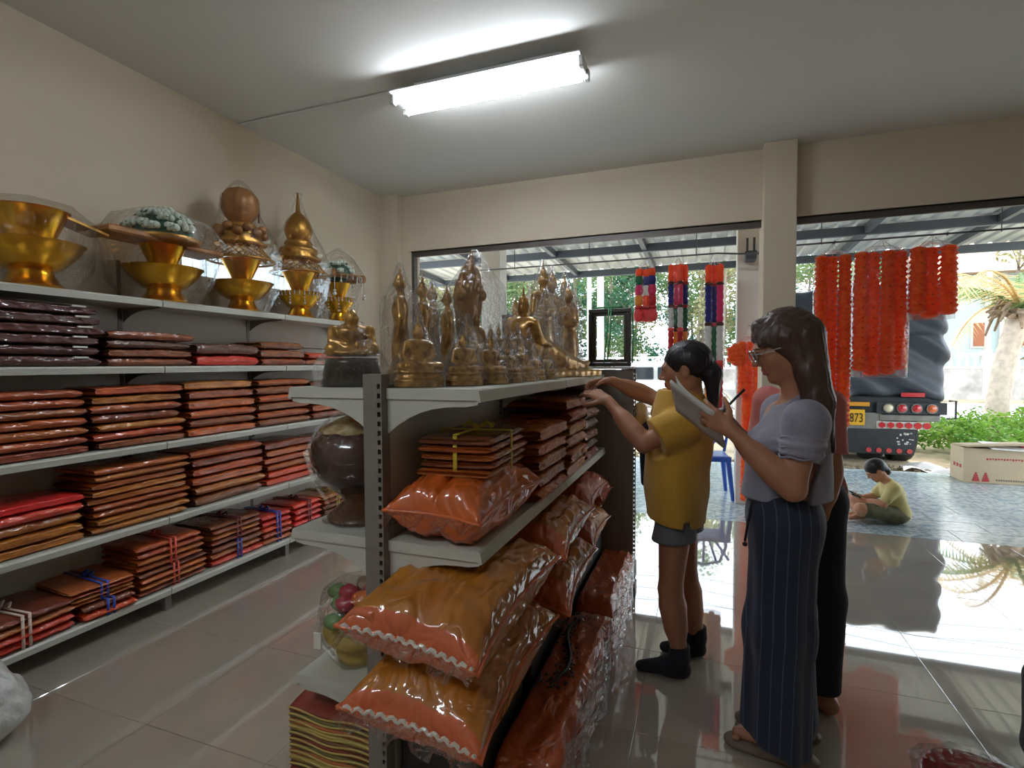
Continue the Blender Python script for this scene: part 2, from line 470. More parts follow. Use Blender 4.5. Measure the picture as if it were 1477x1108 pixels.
aw = thing('awning', 'corrugated metal awning on dark steel beams over the patio', 'awning', (0, 5.15, 3.0))
m_steel = mat('dark_steel', (86, 92, 100), .45, metal=.2)
m_steel2 = mat('pale_steel', (200, 204, 206), .45)
def corr(x0, x1, y0, y1, z0, z1, name, m):
    g = MB(); n = int((x1 - x0) / .2); prof = []
    for i in range(n):
        b = x0 + i * .2; prof += [(b, 0), (b + .055, 0), (b + .075, .028), (b + .125, .028), (b + .145, 0)]
    prof.append((x0 + n * .2, 0))
    g.grid(lambda u, v: (prof[round(u * (len(prof) - 1))][0], y0 + (y1 - y0) * v, z0 + (z1 - z0) * v + prof[round(u * (len(prof) - 1))][1]), len(prof) - 1, 1)
    return g.build(name, m, aw, loc=(0, -5.15, -3.0))
m_roof = mat('roof_sheet', (212, 216, 214), .4, metal=.1, noise=.06, nscale=.8)
for i in range(12):
    corr(-5.0 + i * 1.0, -4.0 + i * 1.0 + .0, 5.16, 9.2, 3.17, 3.03, 'roof_sheet', m_roof)
for y, z in ((5.6, 3.085), (7.6, 3.015), (9.05, 2.955)):
    MB().bbox(-5.0, 7.0, y - .03, y + .03, z - .055, z + .055, .004).build('purlin', m_steel, aw, loc=(0, -5.15, -3.0))
for x in (-4.7, -3.4, -2.1, -.8, .5, 1.85, 3.15, 4.5, 5.8):
    MB().obox((x, 7.15, 3.04), (.03, 0, 0), (0, 1.99, -.07), (0, 0, .045)).build('rafter', m_steel, aw, loc=(0, -5.15, -3.0))
    MB().obox((x + (.034 if x > 0 else -.034), 7.15, 3.04), (.003, 0, 0), (0, 1.98, -.07), (0, 0, .04)).build('rafter_flange', m_steel, aw, loc=(0, -5.15, -3.0))
for x, w, lb in ((-2.32, .23, 'white square patio post behind the statues'), (.40, .215, 'white square patio post behind the hanging garlands')):
    t = MB().bbox(x - w / 2, x + w / 2, 5.62, 5.62 + w, 0, 3.02, .006).build('patio_post', m_outwall)
    tag(t, lb, 'post')
# ------------------------------------------------------------------ steel wall shelving, one thing per bay
m_sh = mat('shelf_enamel', (205, 205, 194), .42, noise=.03, nscale=3)
m_shback = mat('shelf_back_panel', (196, 190, 178), .5)
m_post = mat('shelf_post', (128, 120, 113), .45)
m_slot = mat('shelf_slot_dark', (34, 30, 28), .8)
BAYS = [0.27, 1.19, 2.105, 3.02, 3.94]
SZ = [0.13, .54, .97, 1.40, 1.77]
def bracket_mb(y, z, x0, x1, t=.002):
    """curved bracket plate under a shelf, in the plane across y"""
    pts = [(x0, z - .03), (x1, z - .03), (x1, z - .04)]
    n = 7; h = .065
    for i in range(n + 1):
        a = i / n; pts.append((x1 + (x0 - x1) * (.25 + .75 * a), z - .045 - h * (a ** 2.6)))
    return MB().prism(pts, 'y', y - t, y + t)
BL = ['empty near end of the wall', 'dark maroon packets', 'brown packets and the lattice tray bowl', 'red packets by the corner pillar']
for i in range(4):
    y0, y1 = BAYS[i], BAYS[i + 1]
    t = thing('shelf_bay', 'pale steel wall shelf bay holding ' + BL[i] if i else 'pale steel wall shelf bay at the back end of the row', 'shelf', (-3.22, (y0 + y1) / 2, 0), 0, 'wall shelf bays')
    L = (3.22, -(y0 + y1) / 2, 0)
    for k in range(4):
        z0 = .14 + k * .47
        MB().box(-3.225, -3.215, y0 + .006, y1 - .006, z0, z0 + .463).build('back_panel', m_shback, t, loc=L)
    for yy in ((y0,) if i < 3 else (y0, y1)):
        MB().box(-3.262, -3.212, yy - .012, yy + .012, 0, 2.02).build('post', m_post, t, loc=L)
    for z in SZ:
        s = MB()
        s.box(-3.21, -2.868, y0 + .004, y1 - .004, z - .028, z)
        sh = s.build('shelf_board', m_sh, t, loc=L)
        MB().prism([(-2.868, z - .036), (-2.858, z - .036), (-2.853, z - .008), (-2.862, z + .001), (-2.868, z)], 'y', y0 + .004, y1 - .004).build('price_rail', m_sh, sh)
        for yy in ((y0 + .016,) if i < 3 else (y0 + .016, y1 - .016)):
            if z > .2: bracket_mb(yy, z, -3.21, -2.90).build('bracket', m_post, t, loc=L)
    for yy in ((y0,) if i < 3 else (y0, y1)):
        MB().box(-3.2, -2.885, yy - .018, yy + .018, .03, .10).box(-2.93, -2.885, yy - .018, yy + .018, 0, .03).build('base_leg', m_post, t, loc=L)

# ------------------------------------------------------------------ folded robe packets
def packet_mesh(name, mats, seed, folds=2, sag=.1, n=28, m=36):
    """unit packet: x depth, y length, z height 0..1; front edge shows the folds"""
    rg = random.Random(seed); g = MB(); V = []
    for j in range(m + 1):
        t = -1 + 2 * j / m
        endk = 1 - .32 * max(0, (abs(t) - .78) / .22) ** 2
        for i in range(n):
            a = 2 * PI * i / n; ca, sa = math.cos(a), math.sin(a)
            ex = math.copysign(abs(ca) ** .38, ca); ez = math.copysign(abs(sa) ** .5, sa)
            px = ex * .5; pz = ez * .5
            if ca > .25:                                    # folded front edge
                px += .022 * math.cos(folds * 2 * PI * (ez * .5 + .5)) * ca
            nz = mnoise.noise((px * 3 + seed, t * 3, pz * 2)); nx2 = mnoise.noise((t * 4, pz * 4 + seed, px))
            z = .5 + pz * endk + .09 * nz * (1 if pz > 0 else .25) - sag * .5 * t * t * (1 if pz > 0 else .3)
            rdg = abs(mnoise.noise((px * 3.5 + seed, t * 9 + 2.5 * pz, 4.4))) + .25 * abs(mnoise.noise((px * 6, t * 15 + seed, pz * 2)))
            z += (.13 * rdg - .03) * (1 if pz > .1 else 0); px *= 1 + .045 * (rdg - .35) * (1 if ca > .3 else 0)
            V.append((px * (1 - .03 * max(0, abs(t) - .85) / .15) + .012 * nx2, t * .5 + .008 * nz, max(0, z)))
    F = [(j * n + i, j * n + (i + 1) % n, (j + 1) * n + (i + 1) % n, (j + 1) * n + i) for j in range(m) for i in range(n)]
    F += [tuple(range(n)), tuple(m * n + i for i in range(n))[::-1]]
    F = [f[::-1] for f in F]
    g.add(V, F); return g.mesh(name, mats, True)
PK = {
 'maroon': ('dark maroon', mat('robe_maroon', (92, 46, 36), .6, coat=1.0, coat_rough=.08, coat_ior=1.5, var=.12, hue=.01, bump=.35, bscale=7, bstretch=(.5, .8, .2), crease=True, bdist=.025, detail=1, noise=.25, nscale=5)),
 'brown': ('reddish brown', mat('robe_brown', (160, 78, 34), .55, coat=1.0, coat_rough=.08, coat_ior=1.5, var=.16, hue=.012, bump=.35, bscale=7, bstretch=(.5, .8, .2), crease=True, bdist=.025, detail=1, col2=(118, 54, 24), nscale=4)),
 'dbrown': ('dusky brown', mat('robe_dusky', (110, 68, 50), .55, coat=1.0, coat_rough=.08, coat_ior=1.5, var=.1, bump=.35, bscale=7, bstretch=(.5, .8, .2), crease=True, bdist=.025, detail=1, noise=.2)),
 'orange': ('burnt orange', mat('robe_orange', (200, 96, 24), .55, coat=1.0, coat_rough=.08, coat_ior=1.5, var=.14, hue=.012, bump=.35, bscale=7, bstretch=(.5, .8, .2), crease=True, bdist=.025, detail=1, col2=(158, 68, 22), nscale=4)),
 'gold': ('golden brown', mat('robe_gold', (206, 122, 36), .5, coat=1.0, coat_rough=.08, coat_ior=1.5, var=.14, hue=.012, bump=.35, bscale=7, bstretch=(.5, .8, .2), crease=True, bdist=.025, detail=1, col2=(164, 82, 26), nscale=3.5)),
 'red': ('bright red orange', mat('robe_red', (226, 62, 26), .55, coat=1.0, coat_rough=.08, coat_ior=1.5, var=.08, hue=.008, bump=.35, bscale=7, bstretch=(.5, .8, .2), crease=True, bdist=.025, detail=1, noise=.12)),
 'tan': ('tan orange', mat('robe_tan', (204, 112, 48), .55, coat=1.0, coat_rough=.08, coat_ior=1.5, var=.1, hue=.01, bump=.35, bscale=7, bstretch=(.5, .8, .2), crease=True, bdist=.025, detail=1, noise=.15)),
}
PKM = {}
def packet(key, v, folds=2):
    if (key, v, folds) not in PKM: PKM[(key, v, folds)] = packet_mesh('robe_packet', PK[key][1], v * 7 + 3, folds)
    return PKM[(key, v, folds)]
flap_mb = MB()
def _fl(u, v):
    return (.5 * (u - .5) * 1.6, .06 * v + .004 * math.sin(u * 9), .5 + (v - .5) * .05 + .16 * math.sin(u * 17 + v * 2) * v)
flap_mb.grid(_fl, 14, 3)
me_flap = flap_mb.mesh('plastic_flap', film('flap_film', .08, bump=1, bscale=25, gain=.6), True)
me_stick = MB().box(.49, .52, -.06, .06, .80, .97).mesh('paper_label', mat('paper_white', (236, 232, 222), .6))
me_seam = MB().tube([(.51, -.1, .1), (.53, -.1, .5), (.48, -.1, .98)], .012, 5).mesh('fold_seam', mat('robe_seam', (222, 150, 70), .5))
rng = random.Random(5)
def stack(x, y0, y1, z, keys, h, depth=.3, where='', yj=.014, lab=True, stickers=False, xf=None):
    """stack of packets lying on z, front edge at x; keys from the bottom up"""
    n = len(keys); zz = z + .001
    for i, k in enumerate(keys):
        hh = h * rng.uniform(.9, 1.1); L = (y1 - y0) * rng.uniform(.95, 1.0)
        o = link('robe_packet', packet(k, rng.randrange(4), rng.choice((1, 2, 2))), None,
                 (x - depth / 2 + rng.uniform(-.012, .004), (y0 + y1) / 2 + rng.uniform(-yj, yj), zz),
                 (0, 0, rng.uniform(-.03, .03)), (depth, L, hh * .94))
        pos = 'topmost' if i == n - 1 else ('lowest' if i == 0 else ORD[i] + ' from bottom')
        tag(o, '%s robe packet, %s in stack %s' % (PK[k][0], pos, where), 'packet', 'robe packets on the shelves')
        if rng.random() < .8:
            link('plastic_flap', me_flap, o, (0, .49, 0), None, (.85, 1, .8))
        if stickers:
            link('paper_label', me_stick, o, (0, .33, 0))
        zz += hh
    return zz
XF = -2.885
stack(XF, 1.27, 1.80, SZ[3], ['maroon'] * 6, .053, .31, 'under the stacked gold bowls', stickers=True)
stack(XF, 1.83, 2.31, SZ[3], ['brown', 'brown', 'dbrown', 'brown'], .048, .3, 'beside the maroon packets')
stack(XF, 2.34, 2.80, SZ[3], ['red', 'dbrown'], .072, .3, 'of two, dusky over red')
stack(XF, 2.82, 3.26, SZ[3], ['brown', 'brown', 'brown'], .058, .3, 'beside the red and dusky pair')
stack(XF, 3.29, 3.72, SZ[3], ['brown', 'red'], .056, .3, 'at corner end, first shelf under bowls')
stack(XF, 1.24, 1.72, SZ[2], ['brown', 'orange', 'orange', 'orange', 'brown', 'orange', 'orange'], .046, .31, 'under the maroon packets')
stack(XF, 1.75, 2.24, SZ[2], ['brown', 'orange', 'gold', 'brown', 'orange', 'gold', 'orange'], .047, .31, 'under the brown stack of four')
stack(XF, 2.26, 2.76, SZ[2], ['orange', 'brown', 'orange', 'orange', 'brown', 'gold'], .058, .31, 'under the dusky and red pair')
stack(XF, 2.79, 3.30, SZ[2], ['brown', 'orange', 'brown', 'orange', 'brown', 'orange'], .055, .31, 'under the brown stack of three')
stack(XF, 3.33, 3.80, SZ[2], ['brown', 'orange', 'brown', 'brown', 'brown'], .06, .31, 'at corner end, second shelf under bowls')
stack(XF, 1.22, 1.70, SZ[1], ['gold', 'gold', 'gold', 'red', 'red'], .046, .31, 'with two red packets on top')
stack(XF, 1.73, 2.26, SZ[1], ['gold', 'gold', 'orange', 'orange', 'gold', 'gold', 'orange', 'gold', 'gold'], .037, .31, 'of nine thin gold packets')
stack(XF, 2.29, 2.83, SZ[1], ['brown', 'gold', 'orange', 'orange', 'brown', 'orange'], .058, .31, 'beside the nine thin gold packets')
stack(XF, 2.85, 3.33, SZ[1], ['red', 'red', 'orange', 'orange', 'orange', 'brown'], .055, .31, 'with two red packets at bottom')
stack(XF, 3.36, 3.82, SZ[1], ['red', 'orange', 'orange', 'brown', 'orange'], .06, .31, 'at corner end, third shelf under bowls')

# tied bundles on the lowest shelf
m_str = {'blue': mat('string_blue', (40, 74, 176), .35), 'red': mat('string_red', (226, 78, 62), .35), 'clear': mat('string_clear', (222, 200, 186), .3),
         'yellow': mat('string_yellow', (214, 190, 62), .4), 'wine': mat('string_wine', (112, 22, 30), .4)}
def bundle(x, y0, y1, z, keys, h, depth, string, label, rot=0, tilt=0, cross=False, bow=True):
    t = thing('robe_bundle', label, 'bundle', (x - depth / 2, (y0 + y1) / 2, z + .001), rot, 'tied robe bundles')
    t.rotation_euler = (tilt, 0, rot)
    zz = 0; n = len(keys); L = y1 - y0
    for k in keys:
        link('folded_robe', packet(k, rng.randrange(4), 2), t, (rng.uniform(-.006, .006), rng.uniform(-.006, .006), zz), (0, 0, rng.uniform(-.02, .02)), (depth, L * rng.uniform(.96, 1), h * .94)); zz += h
    H = zz + .003; d = depth / 2 + .002
    s = MB(); w = .006
    for yy in ((-.012, .016) if not cross else (0,)):
        s.obox((0, yy, H), (d, 0, 0), (0, w, 0), (0, 0, .002)).obox((d, yy, H / 2), (.002, 0, 0), (0, w, 0), (0, 0, H / 2)).obox((-d, yy, H / 2), (.002, 0, 0), (0, w, 0), (0, 0, H / 2))
    if cross:
        s.obox((0, 0, H + .003), (w, 0, 0), (0, L / 2 - .008, 0), (0, 0, .002)).obox((0, L / 2 - .008, H / 2), (w, 0, 0), (0, .002, 0), (0, 0, H / 2)).obox((0, -L / 2 + .008, H / 2), (w, 0, 0), (0, .002, 0), (0, 0, H / 2))
    if bow: s.tube([(0, 0, H), (.03, .03, H + .022), (.05, .01, H + .008)], .006, 6).tube([(0, 0, H), (-.03, .035, H + .02), (-.05, .02, H + .006)], .006, 6).ball((0, 0, H + .006), .012, 8, 5)
    s.build('tie_string', m_str[string], t, True)
    return t
B0 = SZ[0]
bundle(XF + .02, 1.20, 1.63, B0, ['red', 'red', 'tan', 'brown'], .038, .36, 'clear', 'brown and red robe bundle tied with clear string on the lowest shelf', .05)
bundle(XF + .03, 1.66, 1.91, B0, ['red', 'brown'], .04, .34, 'blue', 'flat red robe bundle tied in blue, under the orange bundle', -.05, bow=False)
bundle(XF + .01, 1.63, 1.92, B0 + .082, ['tan', 'tan', 'orange', 'tan'], .021, .36, 'blue', 'orange robe bundle tied with blue ribbon, lying on a red bundle', -.08)
bundle(XF, 1.94, 2.36, B0, ['brown', 'orange', 'orange', 'brown'], .032, .32, 'red', 'robe bundle tied with red string, under another red tied bundle', .03, bow=False)
bundle(XF, 1.95, 2.34, B0 + .130, ['orange', 'orange', 'orange', 'orange'], .036, .33, 'red', 'burnt orange robe bundle tied with red string, on top of another', -.03)
bundle(XF, 2.39, 2.80, B0, ['red', 'orange', 'brown'], .042, .32, 'blue', 'robe bundle with red base and blue tag, under a brown bundle', .02, bow=False)
bundle(XF, 2.40, 2.79, B0 + .128, ['brown', 'orange', 'brown', 'brown'], .034, .32, 'wine', 'reddish brown robe bundle tied with wine string on a red based bundle', .02)
bundle(XF, 2.82, 3.08, B0, ['orange', 'orange', 'red', 'red', 'red'], .042, .33, 'blue', 'bright red robe bundle tied with shiny blue string', -.05)
bundle(XF, 3.10, 3.40, B0, ['brown', 'red', 'red', 'red', 'red'], .044, .33, 'wine', 'bright red robe bundle tied with wine string', .03)
bundle(XF, 3.43, 3.76, B0, ['red', 'brown', 'brown', 'tan', 'tan'], .042, .32, 'yellow', 'mixed robe bundle tied with yellow string at the corner end', 0)

# ------------------------------------------------------------------ gold offering bowls on the top shelf
m_gold = mat('gold_aluminium', (226, 168, 44), .24, metal=1.0, bump=.03, bscale=40)
m_gold2 = mat('gold_old', (190, 140, 66), .36, metal=.85, noise=.25, nscale=20)
m_wood = mat('gilt_wood', (168, 116, 66), .45, metal=.25, noise=.25, nscale=14)
m_flw = mat('flower_white', (212, 222, 208), .6)
m_leaf = mat('flower_leaf', (58, 92, 72), .5)
m_bead = mat('silver_bead', (226, 224, 220), .25, metal=.6)
FILM = film('clear_film', .012, gain=.4, bscale=11)
def bowl_prof(R, H, foot):
    return [(foot * 1.05, 0), (foot * 1.08, .012), (foot * .93, H * .12), (foot * .74, H * .30), (foot * .70, H * .40), (foot * .9, H * .43), (R * .62, H * .52),
            (R * .86, H * .76), (R, H * .99), (R * 1.03, H), (R * 1.0, H * 1.01), (R * .95, H * .98), (R * .6, H * .6), (.0, H * .5)]
def wrap(prof, par, seed=0, name='plastic_wrap'):
    rg = random.Random(seed); ph = rg.uniform(0, 6)
    g = MB().lathe(prof, 30, rfun=lambda a, z: 1 + .05 * math.sin(a * 5 + ph + z * 9) + .035 * math.sin(a * 11 + z * 17))
    g.v = [(max(p[0], -.205 + .02 * math.sin(p[2] * 40)) if par.name.startswith('offering') else p[0], p[1], p[2]) for p in g.v]
    return g.build(name, FILM, par, True)
def flowers(par, c, r, n, seed, hz=.6):
    rg = random.Random(seed); lf = MB()
    for i in range(n):
        a = rg.uniform(0, 2 * PI); q = math.sqrt(rg.random()); zz = c[2] + r * hz * math.sqrt(max(0, 1 - q * q)) + rg.uniform(-.01, .01)
        p = (c[0] + r * q * math.cos(a), c[1] + r * q * math.sin(a), zz)
        f = MB(); s = rg.uniform(.026, .036)
        f.ball((0, 0, 0), (s * .55, s * .55, s * .7), 8, 5)
        for k in range(5):
            b = k * 2 * PI / 5
            f.ball((math.cos(b) * s * .6, math.sin(b) * s * .6, 0), (s * .5, s * .5, s * .62), 7, 4)
        f.build('rose', m_flw, par, True, loc=p)
        for k in range(3):
            b = rg.uniform(0, 6.28); e = (p[0] + math.cos(b) * .05, p[1] + math.sin(b) * .05, p[2] - .012)
            lf.add([p, (p[0] + math.cos(b + .5) * .028, p[1] + math.sin(b + .5) * .028, p[2] + .004), e, (p[0] + math.cos(b - .5) * .028, p[1] + math.sin(b - .5) * .028, p[2] + .004)], [(0, 1, 2, 3)])
    lf.ball((c[0], c[1], c[2] + r * .15), (r * .9, r * .9, r * hz * .75), 14, 7, jit=.06)
    lf.build('foliage', m_leaf, par)
def cone_bowl(par, R, H, r0, z):
    return MB().lathe([(r0, 0), (r0 * .96, .01), (R * .98, H * .97), (R * 1.03, H), (R, H * 1.01), (R * .94, H * .96), (r0 * .7, .03), (0, .03)], 36, (0, 0, z)).build('upper_bowl', m_gold, par, True, angle=50)
def bowl(par, R, H, foot, z=0, name='bowl', m=None, n=40):
    return MB().lathe(bowl_prof(R, H, foot), n, (0, 0, z)).build(name, m or m_gold, par, True, angle=50)
def beads(par, R, z, n, drop):
    g = MB()
    for k in range(n):
        a = 2 * PI * k / n
        for j in range(3): g.ball((math.cos(a) * (R - j * .004), math.sin(a) * (R - j * .004), z - j * .012), .006, 6, 4)
        if k % 3 == 0:
            for j in range(4): g.ball((math.cos(a) * R * .97, math.sin(a) * R * .97, z - drop * (j + 1) / 4), .007 if j < 3 else .011, 6, 4)
    g.build('bead_fringe', m_bead, par, True)
def lattice(par, r0, z0, r1, z1, n=28, name='lattice_tray'):
    g = MB()
    for k in range(n):
        for s in (-1, 1):
            a0 = 2 * PI * k / n; a1 = a0 + s * 2 * PI * 3 / n
            pts = []
            for q in range(5):
                t = q / 4; a = a0 + (a1 - a0) * t; r = r0 + (r1 - r0) * t
                pts.append((r * math.cos(a), r * math.sin(a), z0 + (z1 - z0) * t))
            g.tube(pts, .003, 4)
    for r, z in ((r0, z0), (r1, z1)):
        g.tube([(r * math.cos(2 * PI * k / 36), r * math.sin(2 * PI * k / 36), z) for k in range(37)], .008, 6)
    return g.build(name, m_gold2, par, True)
TZ = SZ[4] + .001; BX = -3.0
t = thing('offering_bowls', 'two plain gold footed bowls stacked and bagged at the near end', 'bowl', (BX, 1.57, TZ))
bowl(t, .205, .215, .115); cone_bowl(t, .15, .17, .085, .20)
MB().obox((.02, .20, .335), (.06, .008, 0), (-.01, .10, -.02), (0, 0, .006)).build('spoon_tray', m_gold2, t)
wrap([(.15, .002), (.225, .10), (.235, .24), (.24, .32), (.16, .40)], t, 1)
t = thing('offering_bowls', 'gold footed bowls carrying a gilt tray of white roses, wrapped in plastic', 'bowl', (BX, 2.22, TZ))
bowl(t, .205, .205, .12); cone_bowl(t, .12, .14, .065, .195)
r2 = MB(); r2.lathe([(.0, .33), (.12, .335), (.19, .355), (.20, .375), (.19, .38), (.0, .372)], 30).build('tray', m_gold2, t, True)
MB().bbox(-.11, .11, -.36, -.05, .335, .375, .01).build('gilt_plank', m_wood, t)
MB().bbox(-.11, .11, .06, .33, .32, .355, .01).build('gilt_plank', m_wood, t)
flowers(t, (0, .0, .385), .17, 46, 3, .9)
wrap([(.18, .002), (.26, .12), (.30, .30), (.33, .36), (.25, .47), (.10, .54), (.02, .55)], t, 2)
for i, (yy, top) in enumerate(((2.78, 'a round gilt globe'), (3.33, 'a ribbed gilt bell with a spire'))):
    t = thing('offering_bowls', 'tall gold bowls with lattice tray under %s, plastic wrapped' % top, 'bowl', (BX, yy, TZ))
    bowl(t, .20 if not i else .17, .20, .105); cone_bowl(t, .125, .16, .055, .195)
    lattice(t, .21, .35, .10, .475, 20)
    if i: beads(t, .172, .195, 30, .09)
    pr = [(.15, .45), (.16, .47), (.12, .50), (.135, .52), (.125, .55), (.09, .56), (.10, .585), (.085, .61)]
    MB().lathe(pr, 24, rfun=lambda a, z: 1 + .06 * math.cos(a * 8)).build('gilt_tier', m_gold2, t, True)
    if not i:
        MB().lathe([(.05, .60), (.09, .65), (.115, .71), (.11, .78), (.07, .83), (.02, .85)], 24, rfun=lambda a, z: 1 + .10 * math.cos(a * 7 + z * 8)).build('gilt_globe', m_wood, t, True)
        for k in range(14):
            a = k * .449; MB().ball((.14 * math.cos(a), .14 * math.sin(a), .53 + .03 * (k % 2)), (.04, .03, .03), 8, 5).build('gilt_petal', m_wood, t, True)
        MB().tube([(-.05, .10, .83), (0, .12, .80), (.03, .13, .72), (.02, .14, .64)], .006, 6).build('ribbon', m_str['wine'], t)
        wrap([(.17, .002), (.23, .16), (.25, .36), (.20, .52), (.13, .66), (.12, .78), (.06, .86), (.03, .89)], t, 3)
    else:
        MB().lathe([(.075, .60), (.09, .64), (.10, .68), (.085, .75), (.05, .80), (.018, .83), (.012, .92), (.004, .98)], 24, rfun=lambda a, z: 1 + .04 * math.cos(a * 16)).build('gilt_bell', m_gold2, t, True)
        wrap([(.15, .002), (.20, .16), (.24, .38), (.19, .52), (.12, .68), (.06, .82), (.02, .93), (.035, .97)], t, 4)
t = thing('offering_bowls', 'beaded gold bowls under a scroll tray of white roses by the corner', 'bowl', (BX, 3.80, TZ))
bowl(t, .135, .21, .095); cone_bowl(t, .10, .14, .05, .20); beads(t, .137, .205, 28, .11); beads(t, .2, .385, 24, .05)
MB().lathe([(.0, .38), (.17, .385), (.2, .40), (.0, .405)], 24).build('tray', m_wood, t, True)
for s in (-1, 1): MB().tube([(-.12, s * .2, .40), (.12, s * .2, .40)], .035, 12).build('scroll_end', m_wood, t, True)
for s in (-1, 1):
    MB().tube([(.12, s * .2, .37), (.12, s * .2, .26)], .003, 5).ball((.12, s * .2, .25), .012).ball((.12, s * .2, .225), .016).build('tassel', m_bead, t, True)
flowers(t, (0, 0, .41), .12, 22, 9, .9)
wrap([(.11, .002), (.16, .14), (.2, .32), (.22, .42), (.14, .55), (.05, .62), (.02, .64)], t, 5)
# ------------------------------------------------------------------ double sided shelf in the middle
GX, GY0, GB = -.865, 1.25, .92
TOPZ = 1.335
def gondola_bay(y0, y1, label, first, zr, zl):
    t = thing('gondola_shelf', label, 'shelf', (GX, (y0 + y1) / 2, 0), 0, 'double sided shelf bays')
    L = (-GX, -(y0 + y1) / 2, 0)
    for yy in ((y0, y1) if not first else (y0,)):
        p = MB().box(GX - .03, GX + .016, yy - .02, yy + .02, 0, 1.375).build('post', m_post, t, loc=L)
        s = MB().box(GX + .026, GX + .03, yy - .02, yy + .02, 0, 1.375).box(GX + .016, GX + .026, yy - .02, yy + .02, 0, .06).box(GX + .016, GX + .026, yy - .02, yy + .02, .06 + 50 * .026, 1.375)
        for k in range(50): s.box(GX + .016, GX + .026, yy - .02, yy + .02, .074 + k * .026, .086 + k * .026)
        o = s.build('slot_row', m_post, p); o['kind'] = 'stuff'
    for sx in (-1, 1):
        for k in range(3):
            MB().box(GX + sx * .012, GX + sx * .018, y0 + .022, y1 - .022, .12 + k * .41, .12 + k * .41 + .405).build('back_panel', m_shback, t, loc=L)
        for z in (zr if sx > 0 else zl):
            a, b = GX + sx * .03, GX + sx * .306
            s = MB(); s.box(min(a, b), max(a, b), y0 + .004, y1 - .004, z - .03, z)
            sh = s.build('shelf_board', m_sh, t, loc=L)
            MB().prism([(b, z - .036), (b + sx * .012, z - .034), (b + sx * .006, z - .004), (b, z + .001)], 'y', y0 + .004, y1 - .004).build('price_rail', m_sh, sh)
            for yy in (y0 + .012, y1 - .012):
                n = 7; pts = [(a, z - .031), (b, z - .031), (b, z - .042)]
                pts += [(b + (a - b) * (.12 + .88 * i / n), z - .048 - .08 * (i / n) ** 2.6) for i in range(n + 1)]
                MB().prism(pts, 'y', yy - .002, yy + .002).build('bracket', m_sh, t, loc=L)
        MB().box(min(GX + sx * .03, GX + sx * .306), max(GX + sx * .03, GX + sx * .306), y0 + .004, y1 - .004, .02, .115).build('base_deck', m_sh, t, loc=L)
    return t
gondola_bay(GY0, GY0 + GB, 'double sided steel shelf bay under the standing statues and brown jar', True, (TOPZ, .905), (TOPZ, .905, .452))
gondola_bay(GY0 + GB, GY0 + 2 * GB, 'double sided steel shelf bay where the woman in yellow reaches', False, (TOPZ, .905), (TOPZ, .905, .452))
# end unit across the far end
ec = thing('end_shelf', 'steel end shelf unit across the far end carrying black frames', 'shelf', (-.865, 3.15, 0))
L = (.865, -3.15, 0)
for k in range(3): MB().box(-1.30, -.43, 3.125, 3.14, .12 + k * .415, .12 + k * .415 + .4148).build('back_panel', m_post, ec, loc=L)
for xx in (-1.325, -.405):
    p = MB().box(xx - .025, xx + .013, 3.12, 3.16, 0, 1.37).build('post', m_post, ec, loc=L)
    s = MB().box(xx + .021, xx + .025, 3.145, 3.16, 0, 1.37).box(xx + .013, xx + .021, 3.145, 3.16, 0, .06).box(xx + .013, xx + .021, 3.145, 3.16, .06 + 50 * .026, 1.37)
    for k in range(50): s.box(xx + .013, xx + .021, 3.145, 3.16, .074 + k * .026, .086 + k * .026)
    o = s.build('slot_row', m_post, p); o['kind'] = 'stuff'
for z in (.45, .9, 1.335): MB().box(-1.32, -.41, 3.16, 3.46, z - .03, z).build('shelf_board', m_sh, ec, loc=L)
MB().box(-1.32, -.41, 3.16, 3.48, .02, .11).build('base_deck', m_sh, ec, loc=L)
MB().box(-1.345, -.385, 3.10, 3.17, 1.37, 1.382).build('top_cap', m_sh, ec, loc=L)

